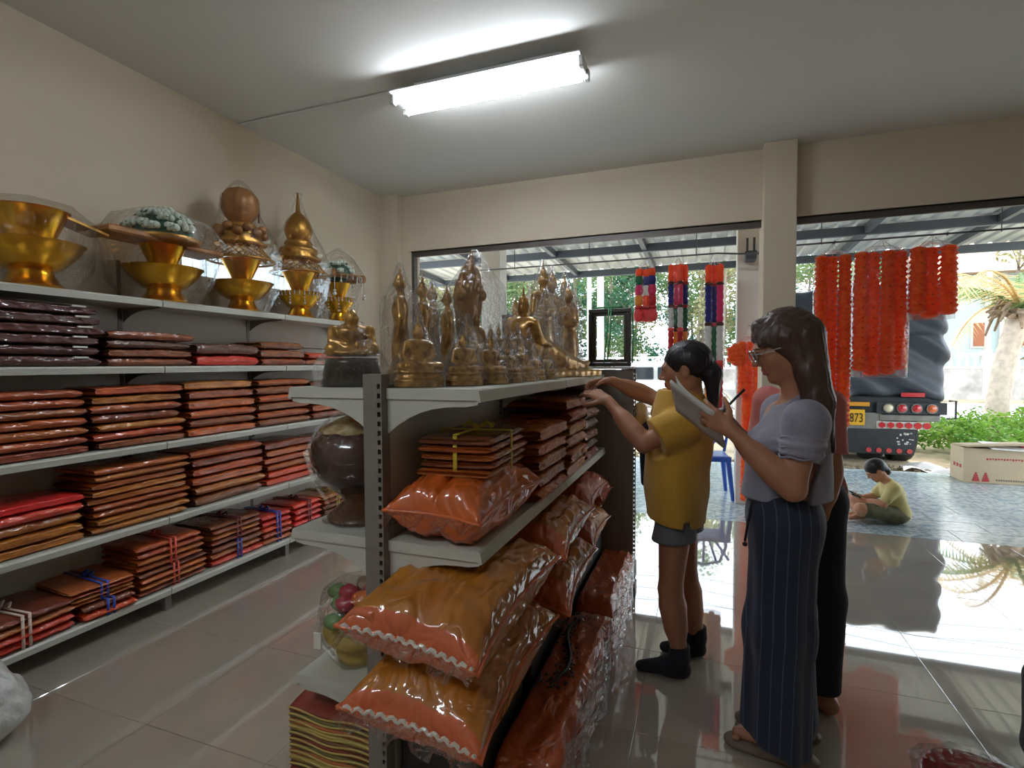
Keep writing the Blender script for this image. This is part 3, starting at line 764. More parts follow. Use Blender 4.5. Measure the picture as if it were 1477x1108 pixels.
# ------------------------------------------------------------------ pillows and quilts in plastic
def pillow(name, corners, th, seed, mats, label, cat, group, trim=None, band=.0, sub=None, seam=False, N=64):
    """corners near-left, near-right, far-right, far-left in world metres"""
    P = [Vector(c) for c in corners]; o = sum(P, Vector()) / 4
    base = Vector((o.x, o.y, min(p.z for p in P) - th * .5))
    def surf(u, v, sg):
        p = P[0] * (1 - u) * (1 - v) + P[1] * u * (1 - v) + P[2] * u * v + P[3] * (1 - u) * v - base
        a, b = abs(2 * u - 1), abs(2 * v - 1)
        pr = max(0, (1 - a ** 3.4)) ** .5 * max(0, (1 - b ** 3.4)) ** .5
        pin = .035 * (1 - (1 - a * a)) * (1 - b * b) - .02 * 0
        cx = (2 * u - 1); cy = (2 * v - 1)
        p = p - Vector((P[1] - P[0])).normalized() * cx * .03 * (1 - cy * cy) * (a ** 6) - Vector((P[3] - P[0])).normalized() * cy * .03 * (1 - cx * cx) * (b ** 6)
        w = mnoise.noise((u * 5 + seed, v * 5, seed * 1.7)) * .016 + mnoise.noise((u * 16 + seed, v * 5, 3)) * .006 * (a + .3) + mnoise.noise((u * 5, v * 16 + seed, 7)) * .006 * (b + .3)
        w += .016 * (abs(mnoise.noise((u * 11 + seed, v * 6 + 2 * u, 2.2))) - .2) + .011 * (abs(mnoise.noise((u * 9, v * 19 + seed, 5.5))) - .2) * (.4 + a)
        h = th * .5 * pr
        if seam: h *= 1 - .28 * math.exp(-((u - .5) / .02) ** 2)
        return p + Vector((0, 0, sg * (h + w * pr)))
    g = MB()
    for sg in (1, -1):
        g.grid(lambda u, v: surf(u, v, sg), N, N)
    me_f = []
    n1 = N * N
    for q in range(2):
        for i in range(N):
            for j in range(N):
                me_f.append(1 if (band and (j + .5) / N < band) else 0)
    g.mi = me_f
    g.f = [f if k >= n1 else f[::-1] for k, f in enumerate(g.f)]
    g.f = [f[::-1] for f in g.f]
    me = g.mesh(name, mats, True)
    bm = bmesh.new(); bm.from_mesh(me); bmesh.ops.remove_doubles(bm, verts=bm.verts[:], dist=.0008); bmesh.ops.recalc_face_normals(bm, faces=bm.faces[:]); bm.to_mesh(me); bm.free()
    ob = tag(link(name, me, None, base), label, cat, group)
    if trim:
        r = MB()
        for q in (.5,):
            pts = []
            for k in range(49):
                u = .04 + .92 * k / 48
                p = surf(u, .012, 1) * .5 + surf(u, .012, -1) * .5 + Vector((0, -.006, .005 * math.sin(k * 1.6) + .002))
                pts.append(p)
            r.tube(pts, .0055, 5)
        r.build('rickrack_trim', trim, ob)
    # seam welt round the edge
    wl = MB(); ring = [(k / 24, 0) for k in range(24)] + [(1, k / 24) for k in range(24)] + [(1 - k / 24, 1) for k in range(24)] + [(0, 1 - k / 24) for k in range(25)]
    wl.tube([surf(u, v, 1) for u, v in ring], .006, 6).build('seam_welt', mats[-1], ob, True)
    # crumpled clear sleeve end
    e = MB()
    e.grid(lambda u, v: surf(.04 + .92 * u, 0, 1) + Vector((.012 * math.sin(u * 40), -.05 * v, -.012 * v + .02 * v * math.sin(u * 23 + seed))), 30, 3)
    e.build('plastic_flap', film('flap_film2', .04, bump=1, bscale=30, gain=.5), ob, True)
    return ob
pil = dict(rough=.5, coat=1.0, coat_rough=.06, bump=.7, bscale=11.0, detail=1.5, bstretch=(1, .6, 1), crease=True, bdist=.03, coat_ior=1.6)
m_pg = mat('pillow_gold', (196, 126, 28), var=.03, col2=(176, 102, 22), nscale=3, **pil)
m_pc = mat('pillow_coral', (208, 98, 48), var=.03, **pil)
m_po = mat('pillow_orange', (214, 98, 22), var=.05, noise=.1, **pil)
m_pd = mat('pillow_deep_orange', (186, 78, 34), var=.05, noise=.15, **pil)
m_rick = mat('rickrack_silver', (226, 220, 208), .35, metal=.2)
m_qz = mat('quilt_orange', (190, 84, 26), .5, coat=1.0, coat_rough=.06, bump=.7, bscale=9, crease=True, bdist=.03, coat_ior=1.6, noise=.15, nscale=4)
PGR = 'wrapped pillows on the middle shelf'
pillow('pillow', [(-.858, 1.05, .545), (-.47, 1.06, .495), (-.445, 1.64, .575), (-.79, 1.64, .575)], .20, 2.3, [m_pg, m_pc], 'lower gold pillow with coral border and silver rickrack, wrapped in plastic', 'pillow', PGR, m_rick, .05)
pillow('pillow', [(-.860, 1.05, .752), (-.475, 1.06, .698), (-.445, 1.66, .763), (-.79, 1.66, .763)], .20, 5.1, [m_pg, m_pc], 'upper gold pillow with coral border lying on another gold pillow', 'pillow', PGR, m_rick, .05)
pillow('pillow', [(-.80, 1.70, .59), (-.42, 1.70, .55), (-.43, 2.22, .605), (-.80, 2.22, .605)], .19, 7.7, [m_pg, m_pc], 'gold pillow behind the two rickrack pillows, under a tilted one', 'pillow', PGR, None, .16)
pillow('pillow', [(-.80, 1.72, .765), (-.44, 1.72, .73), (-.45, 2.26, .77), (-.80, 2.26, .775)], .17, 9.9, [m_pg, m_pc], 'upper gold pillow under the tall brown packet stack', 'pillow', PGR, None, .16)
pillow('pillow', [(-.80, 2.28, .60), (-.45, 2.28, .57), (-.46, 2.74, .60), (-.80, 2.74, .62)], .19, 12.7, [m_pg, m_pd], 'lower gold pillow toward the end panel with a red end', 'pillow', PGR, None, .3)
pillow('pillow', [(-.80, 2.30, .775), (-.47, 2.30, .75), (-.48, 2.76, .775), (-.80, 2.76, .775)], .17, 14.7, [m_pd, m_pd], 'deep orange pillow lying on the gold pillow by the end panel', 'pillow', PGR, None, .0)
pillow('pillow', [(-.80, 2.76, .68), (-.50, 2.76, .66), (-.50, 3.06, .68), (-.80, 3.06, .68)], .18, 17.7, [m_pd, m_pd], 'small deep orange pillow against the dark end panel', 'pillow', PGR, None, .0)
# orange cushion on the shelf with seam, and tied robes on it
cu = pillow('cushion', [(-.83, 1.22, 1.00), (-.535, 1.21, .99), (-.53, 1.74, .995), (-.83, 1.74, .995)], .185, 3.3, [m_po, m_po], 'bright orange seamed cushion on the shelf under yellow tied robes', 'cushion', None, None, 0, None, True)
tb = bundle(-.56, 1.33, 1.68, 1.078, ['orange', 'brown', 'orange', 'orange', 'brown'], .023, .23, 'yellow', 'brown robe packets tied with yellow ribbon on the orange cushion', .06, 0, True)
stack(-.53, 1.76, 2.14, .905, ['orange', 'gold', 'gold', 'gold', 'gold'], .055, .29, 'beside the orange cushion')
stack(-.53, 2.17, 2.52, .905, ['gold', 'orange', 'gold', 'gold', 'orange', 'gold'], .057, .29, 'behind the stack beside the cushion')
stack(-.54, 2.55, 2.86, .905, ['brown', 'dbrown', 'brown', 'dbrown', 'brown', 'brown', 'dbrown'], .055, .28, 'next to the end panel')
# lower robe packets hidden under pillows are replaced by a dark drawer box as seen under the front pillow
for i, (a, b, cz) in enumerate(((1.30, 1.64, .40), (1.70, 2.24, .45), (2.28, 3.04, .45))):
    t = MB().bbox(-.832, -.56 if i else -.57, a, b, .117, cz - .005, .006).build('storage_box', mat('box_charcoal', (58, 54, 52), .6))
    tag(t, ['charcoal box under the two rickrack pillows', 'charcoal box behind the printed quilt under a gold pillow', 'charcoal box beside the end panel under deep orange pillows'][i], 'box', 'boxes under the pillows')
# quilts piled on the right hand foot of the shelf
m_ink = mat('print_black', (40, 34, 44), .5)
def quilt(y0, y1, x0, x1, z0, h, seed, label, ornament=False):
    n = 26; rg = random.Random(seed); g = MB()
    def pt(u, v, top):
        x = x0 + (x1 - x0) * u; y = y0 + (y1 - y0) * v
        ed = min(u, 1 - u, v * 1.2, (1 - v) * 1.2); rn = min(1, ed / .09) ** .5
        dia = .007 * (abs(math.sin((u * 3 + v * 4) * PI)) * abs(math.sin((u * 3 - v * 4) * PI))) ** .5
        w = mnoise.noise((u * 4 + seed, v * 5, 1)) * .006
        return (x + (.010 * math.sin(v * 30 + seed)) * (u > .9), y, z0 + (h * (.35 + .65 * rn) + (dia + w) * rn if top else h * .3 * (1 - rn)))
    g.grid(lambda u, v: pt(u, v, True), n, n); g.grid(lambda u, v: pt(u, 1 - v, False), n, n)
    me = g.mesh('quilt', m_qz, True)
    bm = bmesh.new(); bm.from_mesh(me); bmesh.ops.remove_doubles(bm, verts=bm.verts[:], dist=.0015)
    bmesh.ops.recalc_face_normals(bm, faces=bm.faces[:]); bm.to_mesh(me); bm.free()
    ob = tag(link('quilt', me), label, 'quilt', 'folded quilts in plastic')
    f = MB()
    f.grid(lambda u, v: (x1 + .010 + .012 * v * math.sin(u * 19) + .007 * math.sin(u * 43), y0 + (y1 - y0) * u, z0 + h * (1 - v) + .01 * math.sin(u * 31)), 40, 4)
    f.build('plastic_flap', film('flap_film2'), ob, True)
    if ornament:
        s = MB(); zt = z0 + h + .018
        cxr, cyr = x1 - .10, (y0 + y1) / 2 + .15
        path = [(cxr - .01 + .03 * math.sin(k * .45), cyr - .30 + k * .036, zt) for k in range(15)]
        s.tube(path, [.003 + .006 * math.sin(PI * k / 14) for k in range(15)], 6)
        for k in range(150):
            q = rg.randrange(15); p = path[q]; sp = rg.gauss(0, .022)
            s.ball((p[0] + sp, p[1] + rg.uniform(-.018, .018), zt - .002), (rg.uniform(.002, .007), rg.uniform(.003, .012), .003), 6, 4)
        s.tube([(cxr - .065, cyr - .34, zt), (cxr - .05, cyr - .30, zt + .002), (cxr - .055, cyr - .26, zt)], .005, 6).tube([(cxr - .06, cyr + .2, zt), (cxr - .03, cyr + .23, zt)], .006, 6)
        s.build('printed_ornament', m_ink, ob, True)
    return ob
for i in range(3):
    quilt(1.32, 2.30, -.555, -.385 + .008 * i, .003 + i * .10, .105, 3 + i, ['lowest orange quilt in the near pile on the floor', 'middle orange quilt in the near pile on the floor', 'top orange quilt with black flourish print in the near pile'][i], i == 2)
for i in range(3):
    quilt(2.33, 3.06, -.555, -.39 + .006 * i, .003 + i * .105, .11, 13 + i, ['lowest rust quilt in the pile beside the end panel', 'middle rust quilt in the pile beside the end panel', 'top plain rust quilt in the pile beside the end panel'][i])

# ------------------------------------------------------------------ left side of the middle shelf
JX, JY, JZ = -1.045, 1.42, .906
j = thing('ceramic_jar', 'big dark brown footed jar with a cloth tied lid, in plastic', 'jar', (JX, JY, JZ))
m_jar = mat('jar_glaze', (74, 44, 36), .18, coat=.8, coat_rough=.06, noise=.2, nscale=6)
m_jarf = mat('jar_foot', (112, 74, 48), .25, coat=.6, noise=.25, nscale=9)
MB().lathe([(.0, .075), (.06, .08), (.09, .10), (.13, .14), (.154, .19), (.157, .22), (.148, .255), (.12, .285), (.09, .30), (.0, .30)], 40).build('body', m_jar, j, True)
MB().lathe([(.105, 0), (.108, .010), (.10, .022), (.075, .04), (.058, .058), (.062, .075), (.085, .095), (.07, .10)], 36).build('foot', m_jarf, j, True, angle=50)
MB().lathe([(.125, .283), (.12, .292), (.085, .312), (.06, .325), (.03, .335), (.0, .338)], 30, rfun=lambda a, z: 1 + .06 * math.sin(a * 9)).build('cloth_lid', mat('cream_cloth', (206, 190, 150), .7, col2=(150, 116, 60), nscale=22), j, True)
MB().lathe([(.05, .332), (.04, .34), (.0, .343)], 14, (.05, -.03, -.008)).build('red_tag', mat('tag_red', (212, 70, 40), .5), j, True)
wrap([(.12, .002), (.1, .05), (.15, .13), (.172, .22), (.14, .29), (.08, .34), (.05, .345)], j, 8)
b = thing('gift_basket', 'round basket of coloured sachets in clear plastic on the low shelf', 'basket', (-1.045, 1.40, .453))
rg = random.Random(4)
MB().lathe([(.06, 0), (.075, .03), (.055, .05), (.10, .07), (.115, .10), (.0, .10)], 24).build('basket_base', mat('basket_yellow', (206, 176, 92), .5), b, True)
cols = [mat('sachet_red', (170, 44, 62), .4, coat=.6), mat('sachet_pink', (206, 120, 130), .4, coat=.6), mat('sachet_green', (112, 150, 92), .4, coat=.6), mat('sachet_orange', (220, 120, 60), .4, coat=.6), mat('sachet_cream', (224, 206, 180), .4, coat=.6)]
for k in range(22):
    a = k * 2.4; r = .03 + .06 * ((k * 7) % 10) / 10; z = .10 + .008 * k * (1 - r * 3)
    MB().ball((0, 0, 0), (.038, .03, .026), 10, 6, jit=.08).build('sachet', cols[k % 5], b, True, loc=(r * math.cos(a), r * math.sin(a), min(.22, z)))
MB().bbox(-.014, .014, -.002, .002, -.02, .03, .0005).build('price_card', mat('paper_white', (0, 0, 0)), b, loc=(-.06, -.128, .10))
wrap([(.08, .002), (.12, .06), (.135, .14), (.12, .22), (.06, .26), (.02, .265)], b, 11)
m_mats = [mat('mat_red', (150, 56, 34), .6, coat=.4, noise=.2), mat('mat_yellow', (200, 176, 92), .6, coat=.4, noise=.2), mat('mat_olive', (122, 112, 60), .6, coat=.4, noise=.2), mat('mat_brown', (128, 84, 54), .6, coat=.4, noise=.2), mat('mat_orange', (196, 112, 60), .6, coat=.4, noise=.2)]
for k in range(11):
    z0 = .117 + k * .0195
    g = MB(); sd = k * .10
    def fm(u, v, top): return (-.16 + .32 * u, -.2 + .4 * v, (.019 if top else 0) * (1 - .4 * max(0, abs(2 * v - 1) - .8) / .2) + .006 * math.sin(u * 9 + sd) * math.sin(v * 7) + .004)
    g.grid(lambda u, v: fm(u, v, True), 14, 12); g.grid(lambda u, v: fm(u, 1 - v, False), 14, 12)
    for i in range(14): 
        pass
    me = g.mesh('folded_mat', m_mats[(k * 3) % 5], True)
    bm = bmesh.new(); bm.from_mesh(me)
    be = [e for e in bm.edges if e.is_boundary]
    bmesh.ops.bridge_loops(bm, edges=be); bmesh.ops.recalc_face_normals(bm, faces=bm.faces[:]); bm.to_mesh(me); bm.free()
    o = tag(link('folded_mat', me, None, (-1.06, 1.47, z0)), '%s folded mat, number %s from the bottom under the gift basket shelf' % (['red', 'brown', 'yellow', 'orange', 'olive'][k % 5], ['one', 'two', 'three', 'four', 'five', 'six', 'seven', 'eight', 'nine', 'ten', 'eleven'][k]), 'mat', 'folded mats')
    o.data.materials[0] = [m_mats[0], m_mats[3], m_mats[1], m_mats[4], m_mats[2]][k % 5]
    wv = MB().tube([(-.16 + .32 * q / 20, -.203, .012 + .006 * math.sin(q * .45 + sd)) for q in range(21)], .003, 5).build('hem', m_mats[1], o)

# ------------------------------------------------------------------ statues
m_st = mat('statue_gold', (206, 160, 84), .30, metal=.55, col2=(150, 108, 52), nscale=9, var=.12, coat=.5, coat_rough=.1)
m_std = mat('statue_dark', (64, 56, 44), .3, metal=.3, coat=.6)
m_stb = mat('statue_bronze', (176, 134, 84), .38, metal=.45, noise=.2, var=.1, coat=.4, coat_rough=.15)
def st_head(v, z, s, x=0):
    v.ell((x, 0, z), (.052 * s, .045 * s, .062 * s), k=.01); v.ell((x - .002, 0, z + .058 * s), (.034 * s, .034 * s, .03 * s), k=.012)
    v.cap((x, 0, z + .07 * s), (x, 0, z + .175 * s), .016 * s, .003 * s, k=.012)
    v.ell((x + .052 * s, 0, z - .005), (.012 * s, .009 * s, .017 * s), k=.008)
    for q in (-1, 1): v.ell((x - .005, q * .047 * s, z - .01), (.011 * s, .006 * s, .033 * s), k=.006)
    v.cap((x - .005, 0, z - .04 * s), (x - .008, 0, z - .09 * s), .026 * s, .034 * s, k=.015)
def st_stand(arms):
    v = Vox((-.2, -.22, 0), (.2, .22, 1.02), .0095)
    v.cap((0, 0, .01), (0, 0, .05), .13, .13, k=.005); v.cap((0, 0, .06), (0, 0, .085), .105, .10, k=.01)
    v.ell((0, 0, .30), (.075, .12, .27), k=.03); v.ell((-.01, 0, .16), (.06, .145, .12), k=.04)
    v.ell((0, 0, .60), (.068, .098, .12), k=.04); v.cap((0, -.085, .685), (0, .085, .685), .04, k=.04)
    for q in (-1, 1):
        if arms == 0:
            v.cap((0, q * .115, .68), (-.01, q * .145, .53), .032, .026, k=.015); v.cap((-.01, q * .145, .53), (.02, q * .15, .38), .025, .018, k=.012); v.ell((.025, q * .15, .35), (.014, .012, .035), k=.01)
        else:
            v.cap((0, q * .115, .68), (.005, q * .135, .54), .032, .026, k=.015); v.cap((.005, q * .135, .54), (.085, q * .02, .54 + .02 * q), .025, .018, k=.012)
    if arms: v.ell((.09, 0, .545), (.024, .04, .03), k=.015)
    v.wob(.0022, 60, 3, (1, 1, .25)); st_head(v, .825, 1.0)
    return v.mesh('statue', m_st)
def st_seat(kind=0):
    v = Vox((-.34, -.42, 0), (.34, .42, 1.02), .0115)
    v.cap((0, -.1, .03), (0, .1, .03), .24, .24, k=.01); v.cut((0, 0, 0), (0, 0, -1))
    v.ell((0, 0, .09), (.27, .36, .055), k=.015); v.ell((0, 0, .15), (.22, .31, .05), k=.02); v.ell((0, 0, .205), (.26, .345, .045), k=.02)
    v.ell((.05, 0, .28), (.17, .30, .07), k=.03)
    for q in (-1, 1): v.cap((-.03, q * .1, .30), (.08, q * .27, .275), .075, .06, k=.03); v.cap((.08, q * .27, .275), (.17, -q * .05, .29), .05, .035, k=.02)
    v.ell((-.03, 0, .42), (.10, .145, .16), k=.05); v.ell((-.03, 0, .54), (.10, .165, .10), k=.05); v.cap((-.03, -.13, .585), (-.03, .13, .585), .05, k=.05)
    for q in (-1, 1):
        v.cap((-.03, q * .175, .575), (.0, q * .215, .42), .045, .036, k=.02)
        tgt = (.14, q * .03, .35) if (q > 0 or kind == 0) else (.19, q * .19, .28)
        v.cap((.0, q * .215, .42), tgt, .034, .024, k=.02)
    v.wob(.003, 45, 5, (1, 1, .3)); st_head(v, .73, 1.5, -.02)
    return v.mesh('statue', m_st)
def st_naga():
    v = Vox((-.3, -.32, 0), (.3, .32, 1.02), .0115)
    for z, r in ((.04, .2), (.10, .18), (.16, .16)): v.ell((-.02, 0, z), (r * .8, r, .04), k=.01)
    v.ell((.03, 0, .22), (.10, .16, .045), k=.02); v.ell((0, 0, .31), (.055, .08, .10), k=.03); v.cap((0, -.07, .375), (0, .07, .375), .03, k=.03)
    for q in (-1, 1): v.cap((0, q * .095, .37), (.01, q * .11, .28), .025, k=.01); v.cap((.01, q * .11, .28), (.08, 0, .25), .02, k=.01)
    v.ell((.01, 0, .45), (.035, .032, .042), k=.01); v.cap((.01, 0, .49), (.01, 0, .54), .014, .003, k=.01)
    v.ell((-.10, 0, .42), (.05, .15, .22), k=.04); v.ell((-.09, 0, .62), (.05, .20, .20), k=.05); v.ell((-.06, 0, .75), (.05, .15, .16), k=.05)
    v.cap((-.05, 0, .82), (-.02, -.03, .99), .055, .008, k=.05)
    for q in (-1, 0, 1, 2, -2):
        v.ell((-.04, q * .075, .66 + .05 * (2 - abs(q))), (.05, .032, .045), k=.015); v.cap((-.05, q * .075, .70 + .05 * (2 - abs(q))), (-.05, q * .09, .77 + .05 * (2 - abs(q))), .014, .003, k=.01)
    for k in range(9): v.cap((-.12, .19 - .02 * abs(k - 4), .45 + .045 * k), (-.13, .225 - .024 * abs(k - 4), .47 + .045 * k), .012, .004, k=.008)
    v.wob(.003, 50, 8)
    return v.mesh('statue', m_stb)
def st_monk():
    v = Vox((-.55, -.5, .28), (.55, .5, 1.02), .0135)
    v.ell((0, 0, .34), (.40, .42, .10), k=.03); v.cut((0, 0, .29), (0, 0, -1))
    for q in (-1, 1): v.cap((-.1, q * .16, .38), (.2, q * .30, .40), .11, .09, k=.04); v.cap((.2, q * .3, .4), (.28, -q * .05, .38), .08, .06, k=.04)
    v.ell((-.06, 0, .50), (.22, .30, .20), k=.06); v.ell((0, 0, .65), (.19, .26, .16), k=.06)
    for q in (-1, 1): v.cap((0, q * .27, .70), (.14, q * .30, .52), .075, .06, k=.04); v.cap((.14, q * .30, .52), (.27, q * .08, .47), .055, .045, k=.03)
    v.cap((.03, 0, .75), (.07, 0, .82), .09, .09, k=.04); v.ell((.09, 0, .88), (.115, .10, .12), k=.03); v.ell((.20, 0, .865), (.025, .02, .03), k=.02)
    for q in (-1, 1): v.ell((.07, q * .105, .875), (.03, .012, .05), k=.01)
    v.wob(.004, 30, 4)
    return v.mesh('statue', m_st)
def st_recline():
    v = Vox((-.52, -.22, 0), (1.12, .22, 1.02), .014)
    v.box((.3, 0, .04), (.75, .16, .045), .02, k=.01)
    v.ell((-.18, 0, .30), (.16, .13, .26), k=.05); v.ell((-.22, 0, .52), (.13, .16, .16), k=.05); v.cap((-.22, -.14, .60), (-.22, .14, .60), .05, k=.05)
    v.cap((-.15, 0, .42), (.35, 0, .22), .15, .12, k=.08); v.cap((.35, 0, .22), (.86, 0, .12), .115, .07, k=.06); v.cap((.86, 0, .13), (.96, 0, .17), .05, .03, k=.03)
    for q in (-1, 1): v.cap((-.22, q * .18, .58), (-.14, q * .2, .40), .045, .038, k=.02); v.cap((-.14, q * .2, .40), (.10, q * .13, .36), .036, .026, k=.02)
    v.wob(.003, 40, 6, (1, 1, .5)); st_head(v, .75, 1.5, -.20)
    return v.mesh('statue', m_st)
ME = {'stand': st_stand(0), 'fold': st_stand(1), 'seat': st_seat(0), 'earth': st_seat(1), 'naga': st_naga(), 'monk': st_monk(), 'lie': st_recline()}
def wrapmesh(prof, sx=1, sy=1, x0=0, seed=1):
    g = MB().lathe(prof, 22, rfun=lambda a, z: 1 + .05 * math.sin(a * 4 + seed + z * 7) + .03 * math.sin(a * 9 + z * 13))
    g.v = [(p[0] * sx + x0, p[1] * sy, p[2]) for p in g.v]
    return g.mesh('plastic_wrap', film('statue_film', .02, (1, 1, 1), bump=1, bscale=20, gain=.45), True)
WR = {'stand': wrapmesh([(.15, .004), (.16, .08), (.165, .3), (.175, .6), (.14, .72), (.07, .84), (.02, 1.0)]), 'seat': wrapmesh([(.38, .004), (.40, .14), (.36, .30), (.25, .58), (.12, .78), (.03, 1.02)]),
      'naga': wrapmesh([(.24, .004), (.25, .2), (.24, .5), (.23, .7), (.12, .86), (.03, 1.0)]), 'monk': wrapmesh([(.56, .004), (.57, .3), (.48, .5), (.3, .8), (.16, 1.0)]), 'lie': wrapmesh([(.5, .004), (.52, .10), (.36, .32), (.2, .62), (.1, .85), (.03, 1.01)], 1.45, .45, .2)}
WR['fold'] = WR['stand']; WR['earth'] = WR['seat']
SZT = TOPZ + .001
def statue(kind, x, y, h, yaw, label, m=None, grp='golden statues on the shelf top', wr=True, nm=None):
    t = thing(nm or {'stand': 'standing_statue', 'fold': 'standing_statue', 'seat': 'seated_statue', 'earth': 'seated_statue', 'naga': 'serpent_statue', 'monk': 'monk_statue', 'lie': 'reclining_statue'}[kind], label, 'statue', (x, y, SZT), yaw, grp)
    o = link('figure', ME[kind], t, None, None, (h, h * (.72 if kind == 'naga' else 1), h))
    if m:
        o.data = ME[kind].copy(); o.data.materials[0] = m
    if kind == 'monk': o.location.z = .034
    if wr: link('plastic_wrap', WR[kind], t, None, None, (h, h, h))
    return t
mk = statue('monk', -1.035, 1.37, .20, -.9, 'seated bald monk statue on a dark tiered base in plastic')
MB().lathe([(.092, 0), (.094, .012), (.086, .03), (.089, .034), (.080, .072), (.078, .086), (.0, .088)], 28).build('dark_base', m_std, mk, True)
SIDE = -PI / 2 + .35
for i, (x, y, zt) in enumerate(((-1.0, 1.595, 1.755), (-.985, 1.725, 1.743), (-1.075, 1.965, 1.761), (-.96, 1.875, 1.722), (-1.09, 2.16, 1.687))):
    statue('stand', x, y, zt - TOPZ, PI + .5, ['tallest standing gold statue, first in the row behind the monk statue', 'standing gold statue second in the row behind the monk statue', 'standing gold statue fourth in the row behind the monk statue', 'standing gold statue third in the row behind the monk statue', 'shorter standing gold statue at the tail of the row, by the serpent statue'][i])
statue('earth', -.785, 1.35, .215, -.7, 'seated gold statue over the shelf post, nearest the monk statue')
statue('seat', -.692, 1.46, .18, -.6, 'seated gold statue on a lotus base at the shelf corner')
statue('earth', -.655, 1.59, .175, -.5, 'seated gold statue second along the shelf edge from the corner')
statue('seat', -.79, 1.70, .24, -.4, 'seated gold statue with pointed crown before the serpent statue')
statue('seat', -.642, 1.715, .15, -.5, 'little seated gold statue third along the shelf edge')
statue('earth', -.645, 1.87, .165, -.4, 'little seated gold statue fourth along the shelf edge')
statue('naga', -.92, 2.06, .55, -.45, 'tall serpent hood statue with pointed crest rising above the others')
for i, (x, y, zt, kd) in enumerate(((-.76, 1.84, 1.55, 'fold'), (-.765, 1.935, 1.563, 'fold'), (-.745, 2.0, 1.56, 'fold'), (-.735, 2.075, 1.575, 'fold'), (-.712, 2.155, 1.556, 'fold'))):
    statue(kd, x, y, zt - TOPZ, -.6, 'small standing gold statue with folded hands, %s in the row to the reclining statue' % ['first', 'second', 'third', 'fourth', 'last'][i], m_stb)
statue('seat', -.64, 2.02, .13, -.5, 'little seated gold statue before the small standing row')
statue('earth', -.622, 2.13, .13, -.5, 'little seated gold statue beside the reclining statue base')
rc = statue('lie', -.735, 2.33, .42, 1.15, 'large reclining gold statue leaning with legs stretched along its base')
for i, (x, y, zt) in enumerate(((-.785, 2.62, 1.939), (-.81, 2.87, 1.954), (-.775, 3.02, 1.94), (-.69, 2.775, 1.848))):
    statue('fold', x, y, zt - TOPZ, -.45, 'big standing gold statue with folded arms, %s in the group past the reclining statue' % ['first', 'second', 'third', 'last'][i])
statue('stand', -.86, 2.40, .40, -.5, 'standing gold statue just behind the reclining statue')

# black frames with green ribbon on the end unit
m_fr = mat('frame_black', (44, 40, 38), .35, coat=.3)
m_gl = mat('frame_glass', (255, 255, 255), .02, trans=.0, alpha=.12, spec=.5)
m_rib = mat('ribbon_green', (66, 150, 96), .4)
def frame(x0, x1, y, z0, z1, label):
    t = thing('photo_frame', label, 'frame', ((x0 + x1) / 2, y, z0), 0, 'black frames with ribbon')
    w, h = (x1 - x0), z1 - z0; b = .026
    MB().bbox(-w / 2, w / 2, -.02, .02, h - b, h, .004).bbox(-w / 2, w / 2, -.02, .02, 0, b, .004).bbox(-w / 2, -w / 2 + b, -.02, .02, b, h - b, .004).bbox(w / 2 - b, w / 2, -.02, .02, b, h - b, .004).build('frame', m_fr, t)
    q = .042
    MB().box(-w / 2 + b, w / 2 - b, -.004, .012, h - q, h - b).box(-w / 2 + b, w / 2 - b, -.004, .012, b, q).box(-w / 2 + b, -w / 2 + q, -.004, .012, q, h - q).box(w / 2 - q, w / 2 - b, -.004, .012, q, h - q).build('inner_frame', m_std, t)
    MB().box(-w / 2 + q, w / 2 - q, .004, .006, q, h - q).build('pane', film('pane_film', .03, bump=0, rough=.02, gain=.6), t)
    MB().tube([(0, -.025, h + .004), (-.012, -.026, h * .6), (-.03, -.025, h * .06)], .004, 5).tube([(.012, -.025, h + .004), (.006, -.026, h * .5), (-.01, -.025, h * .1)], .004, 5).tube([(-w * .35, -.01, h + .006), (0, -.02, h + .008), (w * .3, 0, h + .006)], .006, 5).tube([(w / 2 + .006, 0, h), (w / 2 + .012, 0, h * .5), (w / 2 + .006, 0, .02)], .005, 5).build('ribbon', m_rib, t, True)
frame(-.655, -.405, 3.135, 1.383, 1.725, 'black photo frame tied with green ribbon above the end panel')
frame(-1.21, -1.00, 3.135, 1.383, 1.715, 'black photo frame behind the small standing statues')
# wrapped goods hanging on the far side of the end unit
w = thing('sash_bundle', 'gold sash bundle in plastic hanging on the end unit', 'bundle', (-.36, 3.20, 1.02))
MB().ball((0, 0, .07), (.05, .05, .08), 14, 9, jit=.03).build('sash', mat('sash_gold', (214, 168, 92), .45, coat=.7), w, True)
MB().ball((.05, -.01, .01), (.05, .04, .03), 12, 7).build('dark_pouch', mat('pouch_navy', (44, 46, 62), .5), w, True)
wrap([(.03, -.03), (.07, .0), (.075, .08), (.05, .14), (.02, .16)], w, 21)
MB().tube([(0, 0, .14), (-.01, -.03, .19), (-.025, -.05, .21)], .004, 6).build('hanging_loop', m_rib, w)
v = Vox((-.40, 3.16, .62), (-.20, 3.34, 1.02), .007)
v.box((-.31, 3.25, .82), (.055, .05, .17), .03); v.wob(.006, 50, 2, (1, 1, .2))
tag(link('navy_bag', v.mesh('navy_bag', mat('navy_cloth', (36, 46, 74), .7), (-.31, 3.25, .62)), None, (-.31, 3.25, .62)), 'navy cloth bag hanging between the end unit and the woman in yellow', 'bag')
nb = bpy.data.objects['navy_bag']
MB().tube([(-.02, -.03, .36), (-.05, -.07, .45), (-.075, -.095, .48)], .006, 6).tube([(.02, -.03, .36), (-.03, -.07, .46), (-.075, -.095, .485)], .006, 6).build('strap', MATS['navy_cloth'], nb, True)
